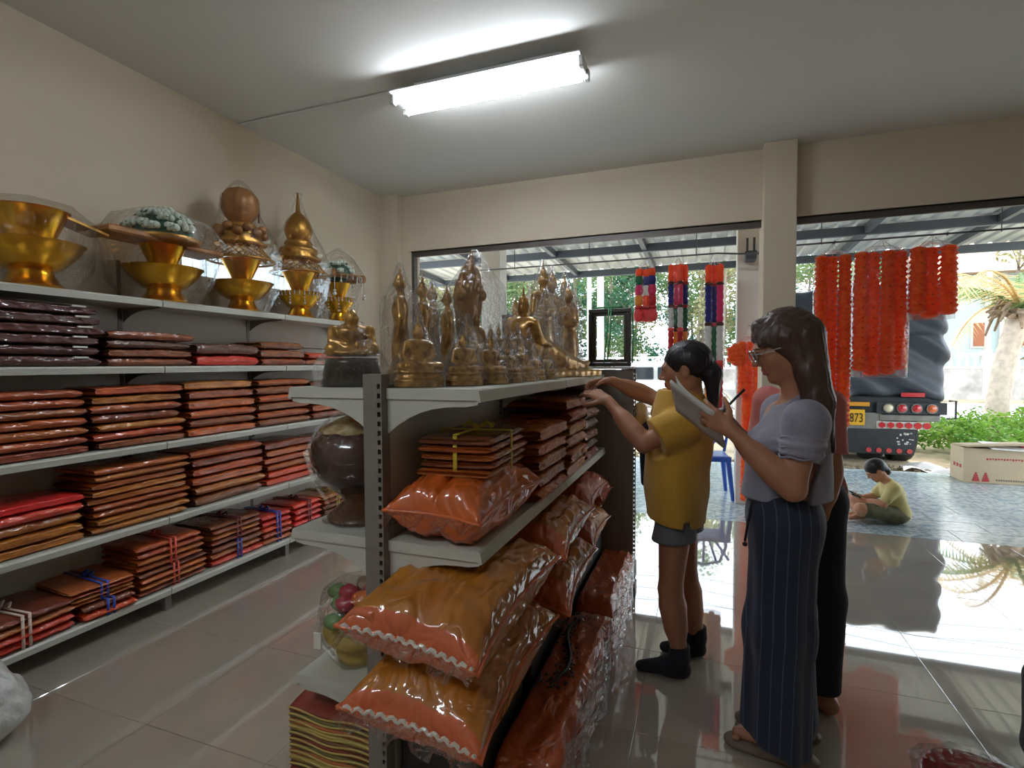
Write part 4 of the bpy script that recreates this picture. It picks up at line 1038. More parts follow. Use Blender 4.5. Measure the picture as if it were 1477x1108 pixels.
# ------------------------------------------------------------------ people
A = lambda *p: np.array(p, float)
UP = A(0, 0, 1)
def frame_of(f, up=(0, 0, 1)):
    f = nrm(f); l = nrm(np.cross(up, f)); u = np.cross(f, l); return f, l, u
def head(v, c, f, s=1.0, neck=None, nr=.046, ear=True):
    f, l, u = frame_of(f); c = np.array(c, float); R = [f, l, u]
    P = lambda a, b, d: c + s * (a * f + b * l + d * u)
    v.ell(P(-.014, 0, .034), A(.096, .076, .086) * s, R, k=.02)
    v.ell(P(.020, 0, -.035), A(.068, .060, .076) * s, R, k=.03)
    v.ell(P(.060, 0, -.097), A(.020, .024, .016) * s, R, k=.025)
    for q in (-1, 1):
        v.ell(P(.050, q * .040, -.022), A(.026, .022, .026) * s, R, k=.025)
        v.ell(P(-.015, q * .052, -.055), A(.028, .014, .034) * s, R, k=.03)
        v.ell(P(.089, q * .031, .004), A(.012, .018, .010) * s, R, k=.012, sub=True)
        v.ell(P(.074, q * .031, .004), A(.0135, .0150, .0115) * s, R, k=.003)
        v.ell(P(.083, q * .031, .0115), A(.009, .018, .0045) * s, R, k=.005)
    v.ell(P(.077, 0, .022), A(.018, .050, .012) * s, R, k=.02)
    v.cap(P(.084, 0, .014), P(.106, 0, -.028), .007 * s, .0105 * s, k=.014)
    for q in (-1, 1): v.ell(P(.093, q * .012, -.033), A(.011, .008, .007) * s, R, k=.006)
    v.ell(P(.083, 0, -.056), A(.012, .023, .0062) * s, R, k=.006)
    v.ell(P(.081, 0, -.068), A(.012, .020, .0068) * s, R, k=.006)
    v.ell(P(.094, 0, -.0615), A(.010, .022, .0012) * s, R, k=.002, sub=True)
    if ear:
        for q in (-1, 1):
            v.ell(P(-.014, q * .075, -.008), A(.018, .008, .031) * s, R, k=.008)
            v.ell(P(-.010, q * .083, -.004), A(.009, .005, .017) * s, R, k=.004, sub=True)
    if neck is not None: v.cap(P(-.022, 0, -.05), neck, nr * s, nr * 1.12 * s, k=.03)
    def region(p):
        q = (p - c) / s; a, b, d = q @ f, q @ l, q @ u
        m = np.zeros(len(p), int)
        m[(a > .066) & (np.abs(b) < .022) & (d < -.048) & (d > -.077)] = 1
        e = (((np.abs(b) - .031) / .0135) ** 2 + ((d - .003) / .0062) ** 2 < 1) & (a > .05); m[e] = 2
        e2 = (((np.abs(b) - .031) / .0060) ** 2 + ((d - .003) / .0062) ** 2 < 1) & (a > .05); m[e2] = 3
        br = (np.abs(np.abs(b) - .031) < .019) & (np.abs(d - .0235 + .2 * (np.abs(np.abs(b) - .031)) ) < .0035) & (a > .05); m[br] = 3
        ls = (np.abs(np.abs(b) - .031) < .0145) & (np.abs(d - .0085) < .0022) & (a > .06); m[ls] = 3
        return m
    return region
def hand(v, w, d, n, curl=(.5, .5, .5, .5), s=1.0, thumb=1, tcurl=.4, splay=.05):
    """palm from wrist w along d; n is the way the palm faces; fingers bend towards n"""
    d = nrm(d); n = nrm(np.array(n, float) - d * np.dot(n, d)); t = np.cross(n, d) * thumb     # t: thumb side
    w = np.array(w, float); kn = []
    for i, off in enumerate((.030, .011, -.009, -.028)):
        k = w + s * (d * (.088 - .006 * abs(i - 1)) + t * off); kn.append(k)
        v.cap(w + s * (d * .012 + t * off * .55), k, .0155 * s, .0115 * s, k=.012)
    for i in range(4):
        p = kn[i]; ang = curl[i] * .6; L = (.042, .047, .044, .034)[i] * s; side = (1.5 - i) * splay
        for j in range(3):
            dd = nrm((d + t * side) * math.cos(ang) + n * math.sin(ang))
            q = p + dd * L; v.cap(p, q, (.0092 - .0011 * j) * s, (.0086 - .0012 * j) * s, k=.003)
            p = q; L *= .68; ang += curl[i]
    b = w + s * (d * .022 + t * .022); d1 = nrm(d * .55 + t * .75 + n * .25)
    p1 = b + d1 * .042 * s; d2 = nrm(d1 + (-t * .5 + d * .5) * tcurl + n * .4 * tcurl); p2 = p1 + d2 * .034 * s; d3 = nrm(d2 + (-t * .5) * tcurl + n * .4 * tcurl); p3 = p2 + d3 * .026 * s
    v.cap(b, p1, .015 * s, .0115 * s, k=.01); v.cap(p1, p2, .0110 * s, .0098 * s, k=.004); v.cap(p2, p3, .0098 * s, .0078 * s, k=.003)
def limb(v, a, b, c, ra, rb, rc, k=.02, bulge=0):
    v.cap(a, b, ra, rb, k=k); v.cap(b, c, rb * 1.02, rc, k=k)
    if bulge: v.cap(np.array(b) * .75 + np.array(c) * .25, np.array(b) * .45 + np.array(c) * .55, rb * 1.08 * bulge, rb * .85 * bulge, k=.04)
def foot(v, ank, toe, heel, r=.034, k=.015):
    ank, toe, heel = map(lambda p: np.array(p, float), (ank, toe, heel))
    v.cap(heel + A(0, 0, .012), toe * .35 + heel * .65 + A(0, 0, .022), r * .95, r * 1.05, k=k); v.cap(toe * .35 + heel * .65 + A(0, 0, .02), toe + A(0, 0, .0), r * 1.0, r * .62, k=k); v.cap(ank, heel * .75 + toe * .25 + A(0, 0, .02), r, r * .95, k=.03)
    v.cut((0, 0, .003), (0, 0, -1))
def torso(v, pel, chest, nk, f, l, w=1.0, d=1.0, k=.05):
    f = nrm(f); l = nrm(l); u = np.cross(f, l); R = [f, l, u]
    pel, chest, nk = map(lambda p: np.array(p, float), (pel, chest, nk))
    v.ell(pel, (.105 * d, .155 * w, .12), R, k=k); v.ell(pel * .5 + chest * .5, (.088 * d, .128 * w, .14), R, k=k)
    v.ell(chest, (.10 * d, .145 * w, .14), R, k=k); v.cap(chest + .08 * u - l * .11 * w, chest + .08 * u + l * .11 * w, .052, k=k)
def sleeve_cut(v, a, b, t, r=.11):
    a = np.array(a, float); b = np.array(b, float); d = nrm(b - a); s_ = nrm(np.cross(d, (.3, .2, .9))); q = np.cross(d, s_)
    v.box(a * (1 - t) + b * t + d * .10, (.10, r, r), .004, [d, s_, q], k=.005, sub=True)
SKIN = mat('skin_tan', (176, 122, 92), .5, subsurf=.08, noise=.05, nscale=6)
SKIN2 = mat('skin_fair', (206, 150, 118), .5, subsurf=.08, noise=.05, nscale=6)
LIP = mat('lips', (168, 88, 80), .4)
EYEW = mat('eye_white', (226, 220, 214), .25)
EYED = mat('eye_dark', (38, 28, 26), .3)
SK1 = [SKIN, LIP, EYEW, EYED]; SK2 = [SKIN2, LIP, EYEW, EYED]
HAIR = mat('hair_black', (28, 26, 32), .38, spec=.5, bump=.25, bscale=60, bstretch=(1, 1, .06))
HAIRB = mat('hair_brown', (58, 42, 38), .4, bump=.25, bscale=60, bstretch=(1, 1, .06), col2=(84, 60, 48), nscale=3)

# ---- woman in the yellow polo shirt, reaching for the statue shelf
B = A(-.11, 2.47, 0)
pw = thing('person', 'woman in yellow polo shirt, grey shorts and dark socks reaching to the shelf', 'person', tuple(B))
f1, l1 = nrm((-.98, -.12, 0)), nrm((.12, -.98, 0))
v = Vox((-.60, 2.12, 0), (.14, 2.80, 1.54), .0048)
hc = A(-.085, 2.44, 1.372); hf = (-.985, .10, -.10); nk = A(-.045, 2.45, 1.205)
torso(v, (-.105, 2.45, .80), (-.085, 2.45, 1.06), nk, f1, l1, .95, .95)
v.ell((-.165, 2.39, 1.06), (.05, .055, .05), k=.04); v.ell((-.165, 2.51, 1.06), (.05, .055, .05), k=.04)
shL, elL, wrL = A(-.075, 2.30, 1.145), A(-.235, 2.235, 1.065), A(-.405, 2.36, 1.232)
shR, elR, wrR = A(-.09, 2.595, 1.165), A(-.265, 2.64, 1.245), A(-.415, 2.55, 1.315)
limb(v, shL, elL, wrL, .046, .036, .024, bulge=.95); limb(v, shR, elR, wrR, .046, .035, .024, bulge=.95)
hand(v, wrL, nrm((-.80, .25, .42)), (-.3, .5, -.6), (.5, .6, .7, .8), .92, -1, .6)
hand(v, wrR, nrm((-.93, -.25, .0)), (.0, -.3, -.9), (.5, .7, .9, 1.0), .92, -1, .6)
hipL, knL, anL = A(-.11, 2.375, .78), A(-.135, 2.385, .40), A(-.095, 2.405, .095)
hipR, knR, anR = A(-.10, 2.53, .78), A(-.075, 2.56, .40), A(-.025, 2.61, .095)
limb(v, hipL, knL, anL, .078, .050, .034, bulge=1.0); limb(v, hipR, knR, anR, .078, .050, .034, bulge=1.0)
foot(v, anL, (-.26, 2.40, .022), (-.085, 2.41, .022)); foot(v, anR, (-.17, 2.60, .022), (-.02, 2.615, .022))
reg = head(v, hc, hf, .98, nk, .046)
link('body', v.mesh('body', SK1, B, reg), pw)
# polo shirt
v = Vox((-.36, 2.14, .64), (.12, 2.80, 1.28), .006)
torso(v, (-.115, 2.45, .83), (-.085, 2.45, 1.06), nk, f1, l1, 1.10, 1.22, .06)
v.ell((-.17, 2.39, 1.05), (.065, .065, .06), k=.05); v.ell((-.17, 2.51, 1.05), (.065, .065, .06), k=.05)
v.ell((-.118, 2.45, .86), (.128, .198, .52), k=.04)
v.cap(shL + A(.01, 0, .01), shL * .28 + elL * .72, .070, .080, k=.05); v.cap(shR + A(.01, 0, .01), shR * .30 + elR * .70, .068, .078, k=.05)
v.cap(nk + A(0, 0, -.04), nk + A(-.012, 0, .035), .062, .058, k=.03)
v.wob(.0035, 26, 3, (1, 1, .8)); v.wob(.0025, 55, 9, (1, 1, .5))
sleeve_cut(v, shL, elL, .70, .09); sleeve_cut(v, shR, elR, .68, .09)
v.ell((-.118, 2.45, .86), (.127, .196, .52), k=.015); v.ell((-.125, 2.45, 1.04), (.108, .15, .13), k=.02)
v.wob(.002, 38, 17, (1, 1, .6))
v.cut((0, 0, .695), (-.12, 0, -1)); v.box((-.065, 2.28, .70), (.012, .09, .035), .004, k=.006, sub=True)
m_pol = mat('polo_yellow', (200, 152, 50), .8, bump=.15, bscale=120, sheen=.2)
sh_ = link('polo_shirt', v.mesh('polo_shirt', m_pol, B), pw)
v = Vox((-.16, 2.34, 1.17), (.08, 2.56, 1.28), .005)
v.cap(nk + A(.005, 0, -.005), nk + A(-.005, 0, .045), .072, .060, k=.01); v.cap(nk + A(-.01, 0, -.05), nk + A(-.012, 0, .1), .049, .049, k=.005, sub=True); v.cut((0, 0, 1.245), (-.35, 0, 1)); v.cut((0, 0, 1.185), (.25, 0, -1))
link('collar', v.mesh('collar', m_pol, B), sh_)
# shorts
v = Vox((-.30, 2.2, .58), (.08, 2.72, .86), .006)
v.ell((-.11, 2.45, .78), (.10, .15, .10), k=.05)
for h_, k_ in ((hipL, knL), (hipR, knR)): v.cap(h_, h_ * .5 + k_ * .5, .084, .094, k=.05)
v.wob(.003, 30, 4); v.cut((0, 0, .632), (0.06, 0, -1))
link('shorts', v.mesh('shorts', mat('shorts_grey', (112, 114, 122), .8), B), pw)
# socks
for nm, an, toe, heel in (('sock', anL, (-.263, 2.40, .024), (-.083, 2.41, .024)), ('sock', anR, (-.173, 2.60, .024), (-.018, 2.615, .024))):
    v = Vox((-.32, 2.3, 0), (.06, 2.7, .2), .005)
    foot(v, an, toe, heel, .039); v.cap(an, np.array(an) + A(0, 0, .055), .042, .044, k=.02); v.cut((0, 0, .15), (0, 0, 1))
    link('sock', v.mesh('sock', mat('sock_navy', (30, 30, 40), .85), B), pw)
# hair with ponytail
hf_, hl_, hu_ = frame_of(hf)
v = Vox((-.24, 2.3, 1.1), (.14, 2.62, 1.54), .0045)
v.ell(hc + hf_ * -.022 + hu_ * .036, (.103, .088, .093), [hf_, hl_, hu_], k=.02)
v.ell(hc + hf_ * .093 - hu_ * .058, (.074, .13, .10), [hf_, hl_, hu_], k=.012, sub=True)
for q in (-1, 1): v.ell(hc + hf_ * -.006 + hl_ * q * .088 - hu_ * .022, (.030, .026, .045), [hf_, hl_, hu_], k=.01, sub=True)
v.cap(hc - hf_ * .095 + hu_ * .01, hc - hf_ * .115 - hu_ * .03, .034, .038, k=.02); v.cap(hc - hf_ * .115 - hu_ * .03, hc - hf_ * .105 - hu_ * .19, .040, .018, k=.02)
v.field(lambda X, Y, Z: .0012 * np.sin(Y * 420 + X * 90) + .0008 * np.sin(Y * 210 + Z * 70))
hr_ = link('hair', v.mesh('hair', HAIR, B), pw)
MB().lathe([(.030, -.012), (.040, 0), (.030, .012)], 16, tuple(hc - hf_ * .113 - hu_ * .02 - B)).build('hair_tie', mat('tie_tan', (150, 116, 96), .6), hr_, True)

# ---- woman in grey blouse and pinstripe trousers writing on a pad
B = A(.24, 2.03, 0)
pg = thing('person', 'woman with long brown hair and glasses in a grey blouse writing on papers', 'person', tuple(B))
f2, l2 = nrm((-.97, -.22, 0)), nrm((.22, -.97, 0))
hc = A(.252, 2.0, 1.452); hf = (-.93, -.10, -.30); nk = A(.295, 2.01, 1.275)
v = Vox((-.06, 1.66, 0), (.52, 2.42, 1.62), .0048)
torso(v, (.265, 2.03, .88), (.285, 2.02, 1.13), nk, f2, l2, .92, .92)
v.ell((.205, 1.96, 1.12), (.05, .055, .05), k=.04); v.ell((.20, 2.07, 1.12), (.05, .055, .05), k=.04)
shL, elL, wrL = A(.305, 1.872, 1.215), A(.262, 1.835, 1.005), A(.085, 1.885, 1.175)
shR, elR, wrR = A(.27, 2.16, 1.22), A(.215, 2.20, 1.005), A(.085, 2.035, 1.185)
limb(v, shL, elL, wrL, .044, .037, .024, bulge=.95); limb(v, shR, elR, wrR, .044, .036, .024, bulge=.95)
hand(v, wrL, nrm((-.75, .12, .50)), (-.25, .75, .3), (.55, .6, .7, .8), .90, 1, .5)
hand(v, wrR, nrm((-.72, -.38, .42)), (-.1, -.5, -.7), (.7, .9, 1.1, 1.2), .90, -1, .9)
hipL, knL, anL = A(.255, 1.945, .86), A(.245, 1.955, .46), A(.285, 2.02, .09)
hipR, knR, anR = A(.265, 2.10, .86), A(.27, 2.12, .46), A(.31, 2.16, .09)
limb(v, hipL, knL, anL, .075, .05, .034, bulge=1); limb(v, hipR, knR, anR, .075, .05, .034, bulge=1)
foot(v, anL, (.125, 2.045, .045), (.315, 2.02, .045)); foot(v, anR, (.17, 2.185, .045), (.345, 2.16, .045))
for q in range(5): v.ell((.118 + .006 * q, 2.015 + .017 * q, .045), (.016, .009, .010), k=.004)
reg = head(v, hc, hf, .98, nk, .044)
link('body', v.mesh('body', SK1, B, reg), pg)
# blouse with puff sleeves
m_bl = mat('blouse_grey', (142, 140, 156), .75, bump=.12, bscale=110, sheen=.2)
v = Vox((.05, 1.70, .86), (.50, 2.36, 1.34), .0055)
torso(v, (.27, 2.03, .90), (.285, 2.02, 1.12), nk, f2, l2, 1.02, 1.12, .05)
v.ell((.205, 1.96, 1.11), (.062, .065, .058), k=.05); v.ell((.20, 2.07, 1.11), (.062, .065, .058), k=.05)
v.cap((.265, 2.03, .93), (.27, 2.03, 1.0), .135, .13, k=.05)
for s_, e_ in ((shL, elL), (shR, elR)):
    v.ell(s_ + A(-.008, 0, .0), (.058, .055, .062), k=.035); v.cap(s_ + A(-.006, 0, 0), s_ * .60 + e_ * .40, .060, .059, k=.03); v.cap(s_ * .60 + e_ * .40, s_ * .40 + e_ * .60, .059, .051, k=.015)
v.cap(nk + A(0, 0, -.05), nk + A(0, 0, -.005), .075, .068, k=.03)
v.wob(.003, 26, 13, (1, 1, .8))
v.field(lambda X, Y, Z: .0035 * np.sin(Z * 210 + X * 12) * np.exp(-((Y - 1.85) / .05) ** 2) * (Z < 1.16) * (Z > 1.02) * (X > .2))
for s_, e_ in ((shL, elL), (shR, elR)): sleeve_cut(v, s_, e_, .56, .085)
v.cut((0, 0, .925), (.05, 0, -1)); v.cap(nk + A(-.01, 0, -.015), nk + A(-.02, 0, .1), .056, .06, k=.01, sub=True)
bl = link('blouse', v.mesh('blouse', m_bl, B), pg)
for i, zz in enumerate((1.105, 1.135, 1.165)):
    r = (.0575, .061, .0635)[i]; c0 = shL + (elL - shL) * ((shL[2] - zz) / (shL[2] - elL[2])) - B
    MB().tube([(c0[0] + r * math.cos(a), c0[1] + r * .98 * math.sin(a), c0[2] + .004 * math.sin(a * 5 + i)) for a in [k * PI / 12 for k in range(25)]], .0035, 6).build('sleeve_gather', m_bl, bl, True)
# wide trousers: pinstripes run down the cloth
def pinstripe():
    m = mat('trousers_pinstripe', (30, 38, 60), .8, sheen=.15)
    nt = m.node_tree; b = nt.nodes['Principled BSDF']; tc = nt.nodes['Texture Coordinate']
    sx = nt.nodes.new('ShaderNodeSeparateXYZ'); nt.links.new(tc.outputs['Object'], sx.inputs[0])
    def M(op, a, bb):
        n = nt.nodes.new('ShaderNodeMath'); n.operation = op
        for i, q in enumerate((a, bb)):
            if isinstance(q, (int, float)): n.inputs[i].default_value = q
            elif q is not None: nt.links.new(q, n.inputs[i])
        return n.outputs[0]
    ph = M('ADD', M('MULTIPLY', sx.outputs[0], 1.0), M('MULTIPLY', sx.outputs[1], .12))
    ph = M('SUBTRACT', ph, M('MULTIPLY', sx.outputs[2], .02))
    w = M('GREATER_THAN', M('SINE', M('MULTIPLY', ph, 2 * PI / .033), None), .94)
    mx = nt.nodes.new('ShaderNodeMix'); mx.data_type = 'RGBA'; mx.inputs[6].default_value = srgb(30, 38, 60); mx.inputs[7].default_value = srgb(64, 74, 98)
    nt.links.new(w, mx.inputs[0]); nt.links.new(mx.outputs[2], b.inputs['Base Color'])
    return m
v = Vox((.06, 1.76, .05), (.46, 2.34, 1.0), .006)
v.ell((.268, 2.03, .86), (.118, .158, .13), k=.05)
v.cap(hipL, (.242, 1.955, .50), .105, .100, k=.06); v.cap((.242, 1.955, .50), (.232, 1.965, .10), .100, .112, k=.05)
v.cap(hipR, (.272, 2.115, .50), .105, .098, k=.06); v.cap((.272, 2.115, .50), (.29, 2.13, .10), .098, .105, k=.05)
v.field(lambda X, Y, Z: .006 * np.sin(np.arctan2(Y - 1.96, X - .24) * 7 + Z * 2.0) * np.clip((.95 - Z) / .5, 0, 1))
v.wob(.003, 18, 21, (1, 1, .5)); v.cut((.24, 2, .105), (-.40, 0, -1)); v.cut((0, 0, .955), (0, 0, 1))
tr = link('trousers', v.mesh('trousers', pinstripe(), B), pg)
MB().tube([(-.085, -.115, .94), (-.100, -.12, .86), (-.108, -.12, .80)], .004, 6).ball((-.108, -.12, .79), .008).build('drawstring', mat('cord_black', (24, 24, 30), .7), tr)
# sandals
m_san = mat('sandal_brown', (116, 96, 80), .6)
for an, toe, heel in ((anL, A(.115, 2.045, 0), A(.345, 2.015, 0)), (anR, A(.16, 2.185, 0), A(.375, 2.16, 0))):
    d = nrm(toe - heel); sd = A(-d[1], d[0], 0)
    v = Vox((.06, 1.94, 0), (.44, 2.26, .13), .005)
    for q in range(9):
        t_ = q / 8; p = heel * (1 - t_) + toe * t_ + A(0, 0, .016); v.ell(p, (.04, .040 + .006 * math.sin(t_ * 3), .018), [d, sd, UP], k=.02)
    for q in range(7):
        a_ = -1.3 + 2.6 * q / 6; c0 = heel * .35 + toe * .65
        v.cap(c0 + sd * .046 * math.sin(a_) + A(0, 0, .02 + .046 * math.cos(a_)), c0 - d * .05 + sd * .046 * math.sin(a_) + A(0, 0, .024 + .052 * math.cos(a_)), .007, k=.012)
    v.cut((0, 0, .002), (0, 0, -1))
    link('sandal', v.mesh('sandal', m_san, B), pg)
# long hair
hf_, hl_, hu_ = frame_of(hf); R = [hf_, hl_, hu_]
v = Vox((.10, 1.82, 1.0), (.50, 2.2, 1.62), .0048)
v.ell(hc - hf_ * .018 + hu_ * .036, (.108, .090, .097), R, k=.02)
v.ell(hc + hf_ * .096 - hu_ * .052, (.070, .14, .098), R, k=.012, sub=True)
for q in (-1, 1):
    v.cap(hc + hl_ * q * .072 - hf_ * .005 + hu_ * .03, hc + hl_ * q * .078 - hf_ * .025 - hu_ * .10, .028, .030, k=.03)
    v.cap(hc + hl_ * q * .078 - hf_ * .025 - hu_ * .10, A(.345, 2.0 - q * .085, 1.18), .032, .026, k=.03)
for q in (-.06, -.02, .02, .06):
    v.cap(hc - hf_ * .07 + hl_ * q * .8 + hu_ * .02, A(.350, 2.0 - q * 1.1, 1.27), .048, .040, k=.03); v.cap(A(.350, 2.0 - q * 1.1, 1.27), A(.372 + abs(q) * .2, 2.0 - q * 1.1, 1.12), .038, .014, k=.03)
v.cap(hc + hf_ * .06 + hl_ * .02 + hu_ * .095, hc + hf_ * .075 + hl_ * .06 + hu_ * .035, .020, .014, k=.02)
v.field(lambda X, Y, Z: .0014 * np.sin(Y * 400 + X * 130) + .001 * np.sin(Y * 190 - X * 160 + Z * 25))
link('hair', v.mesh('hair', HAIRB, B), pg)
# glasses
gls = thing('glasses', None, None, (0, 0, 0)); gls.parent = pg; gls.name = 'glasses'
for k_ in ('label', 'category'):
    if k_ in gls: del gls[k_]
m_gf = mat('glasses_silver', (200, 202, 208), .2, metal=.9)
for q in (-1, 1):
    c0 = hc + hf_ * .101 + hl_ * q * .033 + hu_ * .000 - B
    rim = [c0 + .026 * math.cos(a) * hl_ + .022 * math.sin(a) * hu_ for a in [k * PI / 10 for k in range(21)]]
    MB().tube([tuple(p) for p in rim], .0022, 6).build('rim', m_gf, gls, True)
    g_ = MB(); g_.add([tuple(p) for p in rim[:-1]], [tuple(range(20))]); g_.build('lens', film('lens_film', .05, bump=0, rough=.03, gain=.6), gls)
    MB().tube([tuple(hc + hf_ * .100 + hl_ * q * .058 + hu_ * .006 - B), tuple(hc + hf_ * .05 + hl_ * q * .080 + hu_ * .006 - B), tuple(hc - hf_ * .03 + hl_ * q * .092 + hu_ * .004 - B)], .0022, 6).build('temple', m_gf, gls)
MB().tube([tuple(hc + hf_ * .101 + hl_ * x_ + hu_ * .004 - B) for x_ in (-.009, 0, .009)], .002, 6).build('bridge', m_gf, gls)
# papers and pen in her hands
pa = thing('paper_pad', 'grey backed pad of white papers held by the woman in grey', 'paper', (.0, 1.95, 1.22))
Aq, Bq, Dq, Eq = A(-.113, 1.872, 1.337), A(.026, 1.872, 1.228), A(.068, 2.045, 1.088), A(-.10, 2.05, 1.222)
o0 = A(0, 1.95, 1.22)
def sheet(u, w, off, curl=0):
    p = Aq * (1 - u) * (1 - w) + Bq * u * (1 - w) + Dq * u * w + Eq * (1 - u) * w - o0
    n_ = nrm(np.cross(Bq - Aq, Eq - Aq)); n_ = n_ if n_[2] > 0 else -n_
    return tuple(p + n_ * (off + curl * max(0, (.45 - u)) ** 2) + A(0, 0, .006 * math.sin(w * 3)))
def slab(offa, offb, c, name, m):
    g = MB(); N = 12
    g.grid(lambda u, w: sheet(u, w, offb, c), N, 6); g.grid(lambda u, w: sheet(u, 1 - w, offa, c), N, 6)
    me = g.mesh(name, m, True); bm = bmesh.new(); bm.from_mesh(me); bmesh.ops.bridge_loops(bm, edges=[e for e in bm.edges if e.is_boundary]); bmesh.ops.recalc_face_normals(bm, faces=bm.faces[:]); bm.to_mesh(me); bm.free()
    return link(name, me, pa)
slab(0, .003, 0, 'backing_board', mat('board_grey', (224, 218, 216), .8))
slab(.004, .010, 0, 'paper_sheets', mat('paper_white2', (232, 230, 228), .7))
slab(.012, .0128, .10, 'curled_sheet', MATS['paper_white2'])
pe = tag(MB().tube([(-.045, -.03, -.055), (.03, .02, .03), (.06, .03, .06)], [.0025, .005, .005], 8).build('pen', mat('pen_black', (26, 26, 34), .4), None, True, loc=(.075, 2.02, 1.245)), 'black pen in the hand of the woman in grey', 'pen')

# ---- man in pink shirt mostly behind the woman with glasses
B = A(.40, 2.42, 0)
pm = thing('person', 'person in pink shirt and dark trousers standing behind the woman in grey', 'person', tuple(B))
f3, l3 = nrm((-.55, .84, 0)), nrm((-.84, -.55, 0))
v = Vox((.10, 2.16, 0), (.66, 2.76, 1.68), .006)
nk = A(.37, 2.44, 1.335); hc = A(.352, 2.47, 1.482)
torso(v, (.40, 2.44, .84), (.375, 2.45, 1.12), nk, f3, l3, .95, .9)
shA, elA, wrA = A(.470, 2.385, 1.235), A(.464, 2.345, 1.00), A(.435, 2.33, .80)
shB, elB, wrB = A(.255, 2.52, 1.235), A(.24, 2.58, 1.0), A(.20, 2.62, .80)
limb(v, shA, elA, wrA, .046, .040, .027, bulge=1); limb(v, shB, elB, wrB, .046, .040, .027, bulge=1)
hand(v, wrA, (-.1, .02, -1), (-.8, .4, 0), (.45, .5, .55, .6), .98, 1, .3); hand(v, wrB, (0, .1, -1), (.8, .2, 0), (.45, .5, .55, .6), .98, -1, .3)
h1, k1, a1 = A(.45, 2.42, .82), A(.458, 2.40, .45), A(.45, 2.375, .085)
h2, k2, a2 = A(.34, 2.50, .82), A(.335, 2.50, .45), A(.325, 2.50, .085)
limb(v, h1, k1, a1, .075, .05, .036, bulge=1); limb(v, h2, k2, a2, .075, .05, .036, bulge=1)
foot(v, a1, (.425, 2.53, .026), (.475, 2.345, .026), .038); foot(v, a2, (.25, 2.66, .026), (.34, 2.485, .026), .038)
reg = head(v, hc, f3, .98, nk, .05)
link('body', v.mesh('body', SK1, B, reg), pm)
v = Vox((.12, 2.2, .74), (.62, 2.72, 1.38), .0065)
torso(v, (.40, 2.44, .86), (.375, 2.45, 1.11), nk, f3, l3, 1.08, 1.12, .06)
v.cap(shA, shA * .2 + elA * .8, .058, .060, k=.05); v.cap(shB, shB * .2 + elB * .8, .066, .068, k=.05); v.cap(nk - A(0, 0, .05), nk - A(0, 0, .0), .066, .06, k=.03)
v.wob(.004, 25, 31); sleeve_cut(v, shA, elA, .82); sleeve_cut(v, shB, elB, .82)
v.cut((0, 0, .80), (0, 0, -1))
link('shirt', v.mesh('shirt', mat('shirt_pink', (206, 124, 118), .8, bump=.1, bscale=90), B), pm)
v = Vox((.18, 2.22, .05), (.62, 2.7, .98), .0065)
v.ell((.395, 2.45, .84), (.12, .165, .12), [f3, l3, UP], k=.05)
v.cap(h1, k1, .092, .078, k=.05); v.cap(k1, a1, .078, .068, k=.03); v.cap(h2, k2, .092, .078, k=.05); v.cap(k2, a2, .078, .068, k=.03)
v.wob(.004, 24, 33, (1, 1, .6)); v.cut((0, 0, .085), (0, 0, -1))
link('trousers', v.mesh('trousers', mat('trousers_dark', (30, 34, 46), .8), B), pm)
for an, toe, heel in ((a1, A(.42, 2.54, 0), A(.482, 2.335, 0)), (a2, A(.245, 2.67, 0), A(.345, 2.475, 0))):
    v = Vox((.2, 2.28, 0), (.56, 2.74, .14), .005); foot(v, an, toe + A(0, 0, .028), heel + A(0, 0, .028), .043); v.cut((0, 0, .085), (-.1, .2, 1))
    link('slip_on_shoe', v.mesh('slip_on_shoe', mat('shoe_brown', (98, 70, 54), .6), B), pm)
v = Vox((.22, 2.32, 1.36), (.50, 2.62, 1.66), .006); f_, l_, u_ = frame_of(f3)
v.ell(hc - f_ * .02 + u_ * .035, (.103, .086, .094), [f_, l_, u_], k=.02); v.ell(hc + f_ * .09 - u_ * .06, (.07, .13, .10), [f_, l_, u_], k=.012, sub=True); v.cap(hc - f_ * .07, hc - f_ * .07 - u_ * .06, .05, .04, k=.02)
for q in (-1, 1): v.ell(hc + l_ * q * .088 - u_ * .03, (.032, .026, .05), [f_, l_, u_], k=.01, sub=True)
link('hair', v.mesh('hair', HAIR, B), pm)
sb = MB().tube([(.28 - B[0], 2.36 - B[1], 1.26), (.30 - B[0], 2.325 - B[1], 1.12), (.36 - B[0], 2.31 - B[1], .98), (.42 - B[0], 2.32 - B[1], .90)], .010, 6).build('bag_strap', mat('strap_grey', (128, 128, 132), .7), pm)

# ---- boy sitting cross-legged on the patio with a phone
B = A(1.52, 5.42, 0)
pb = thing('person', 'boy in pale yellow shirt sitting cross legged on the patio', 'person', tuple(B))
f4, l4 = nrm((-1, -.12, 0)), nrm((.12, -1, 0))
v = Vox((1.1, 5.0, 0), (1.80, 5.86, .66), .0055)
nk = A(1.512, 5.42, .355); hc = A(1.425, 5.42, .445); hf = (-.80, 0, -.60)
s_ = .72
for c0, r in (((1.585, 5.42, .085), (.085, .115, .08)), ((1.565, 5.42, .18), (.07, .095, .11)), ((1.535, 5.42, .27), (.07, .10, .085))): v.ell(c0, r, k=.05)
v.cap((1.525, 5.34, .325), (1.525, 5.50, .325), .036, k=.04)
limb(v, (1.53, 5.315, .315), (1.445, 5.28, .175), (1.335, 5.36, .185), .033, .027, .019, bulge=.95); limb(v, (1.53, 5.525, .315), (1.445, 5.55, .18), (1.335, 5.47, .185), .033, .027, .019, bulge=.95)
